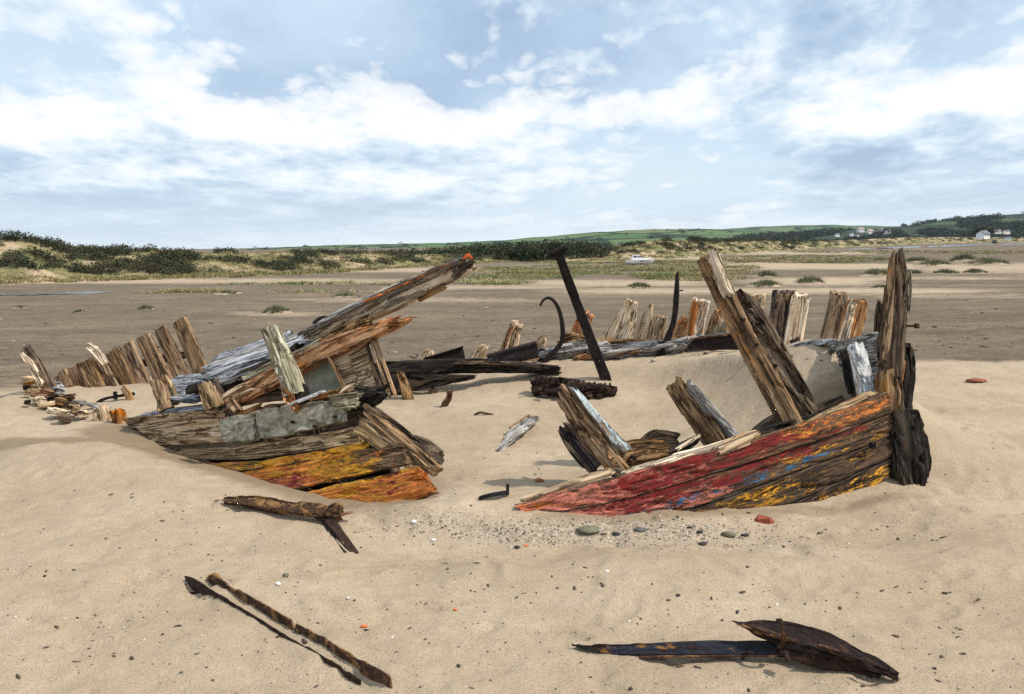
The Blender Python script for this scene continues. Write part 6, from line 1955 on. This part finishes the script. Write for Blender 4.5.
    for (cx, cy, sx, sy, n, s0, s1) in [(600, 531, 120, 8, 2100, .003, .020), (440, 522, 60, 11, 600, .003, .013), (740, 543, 70, 6, 420, .003, .017), (560, 600, 330, 60, 500, .005, .018), (250, 600, 170, 60, 420, .005, .016), (512, 660, 380, 30, 500, .004, .014), (850, 560, 120, 60, 120, .005, .015), (500, 460, 80, 30, 80, .006, .02), (120, 520, 80, 60, 120, .006, .02), (960, 480, 60, 60, 60, .006, .02)]:
        xs, ys_ = r.normal(cx, sx, n), r.normal(cy, sy, n)
        for x, y in zip(xs, ys_):
            if not (-60 < x < 1090 and 380 < y < 720):
                continue
            P.append((x, y))
            S.append(s0 + (s1 - s0) * r.uniform() ** 3)
    P = np.array(P)
    G = gnd_near(P[:, 0], P[:, 1])
    cols = np.array([(0.06, 0.055, 0.05), (0.13, 0.105, 0.08), (0.30, 0.24, 0.17), (0.38, 0.30, 0.22), (0.22, 0.18, 0.14), (0.34, 0.28, 0.21), (0.45, 0.40, 0.33), (0.62, 0.60, 0.55), (0.16, 0.085, 0.055), (0.08, 0.085, 0.09)])
    V, Fc, c = stones(G, np.array(S), cols, r)
    mobj('gravel', V, Fc, M_['pebble_mix'], smooth=False, attrs=dict(col=c), kind='stuff', label='mixed small pebbles and shell strewn in front of the wreck', category='gravel')
    n = 300
    xs, ys_ = r.uniform(0, 1024, n), 400 + 300 * r.uniform(0, 1, n) ** .7
    clx, cly = r.uniform(60, 980, 26), r.uniform(440, 670, 26)
    k = r.integers(0, 26, n)
    m = r.uniform(size=n) < .55
    xs = np.where(m, clx[k] + r.normal(0, 22, n), xs)
    ys_ = np.where(m, cly[k] + r.normal(0, 5, n), ys_)
    G = gnd_near(xs, np.clip(ys_, 395, 720))
    cols = np.array([(0.035, 0.022, 0.014), (0.06, 0.035, 0.02), (0.10, 0.06, 0.03), (0.02, 0.017, 0.015)])
    V, Fc, c = stones(G, 0.004 + 0.022 * r.uniform(0, 1, n) ** 2.2, cols, r, .3, 3.0)
    mobj('flotsam', V, Fc, M_['pebble_mix'], smooth=False, attrs=dict(col=c), kind='stuff', label='dark scraps of weed and wood scattered over the sand', category='flotsam')


def gnd_near(px, py):
    h, v = (px - CX) * CR + (CY - py) * SR, -(px - CX) * SR + (CY - py) * CR
    dy = FPX * CT + v * ST
    dx, dz = h / dy, (-FPX * ST + v * CT) / dy
    y = -CAM_H / dz
    for _ in range(24):
        y = 0.6 * y + 0.4 * np.clip((Z(dx * y, y) - CAM_H) / dz, 2, 30)
    return np.stack([dx * y, y, Z(dx * y, y)], -1)


build_debris()


# ------------------------------------------------------------------ the air
def build_haze():
    m, nt = newmat('haze_air')
    pv = nd(nt, 'ShaderNodeVolumePrincipled')
    pv.inputs['Color'].default_value = (0.72, 0.84, 0.98, 1)
    pv.inputs['Density'].default_value = 0.00004
    pv.inputs['Anisotropy'].default_value = 0.2
    nd(nt, 'ShaderNodeOutputMaterial', i_Volume=pv.outputs[0])
    x, y0, y1, z0, z1 = 6500, -120, 6300, -20, 125
    V = [(a, b, c) for c in (z0, z1) for b in (y0, y1) for a in (-x, x)]
    Fc = [[0, 2, 3, 1], [4, 5, 7, 6], [0, 1, 5, 4], [2, 6, 7, 3], [0, 4, 6, 2], [1, 3, 7, 5]]
    mobj('haze', V, Fc, m, smooth=False, kind='stuff', label='thin pale haze in the air over the whole bay', category='haze')


build_haze()
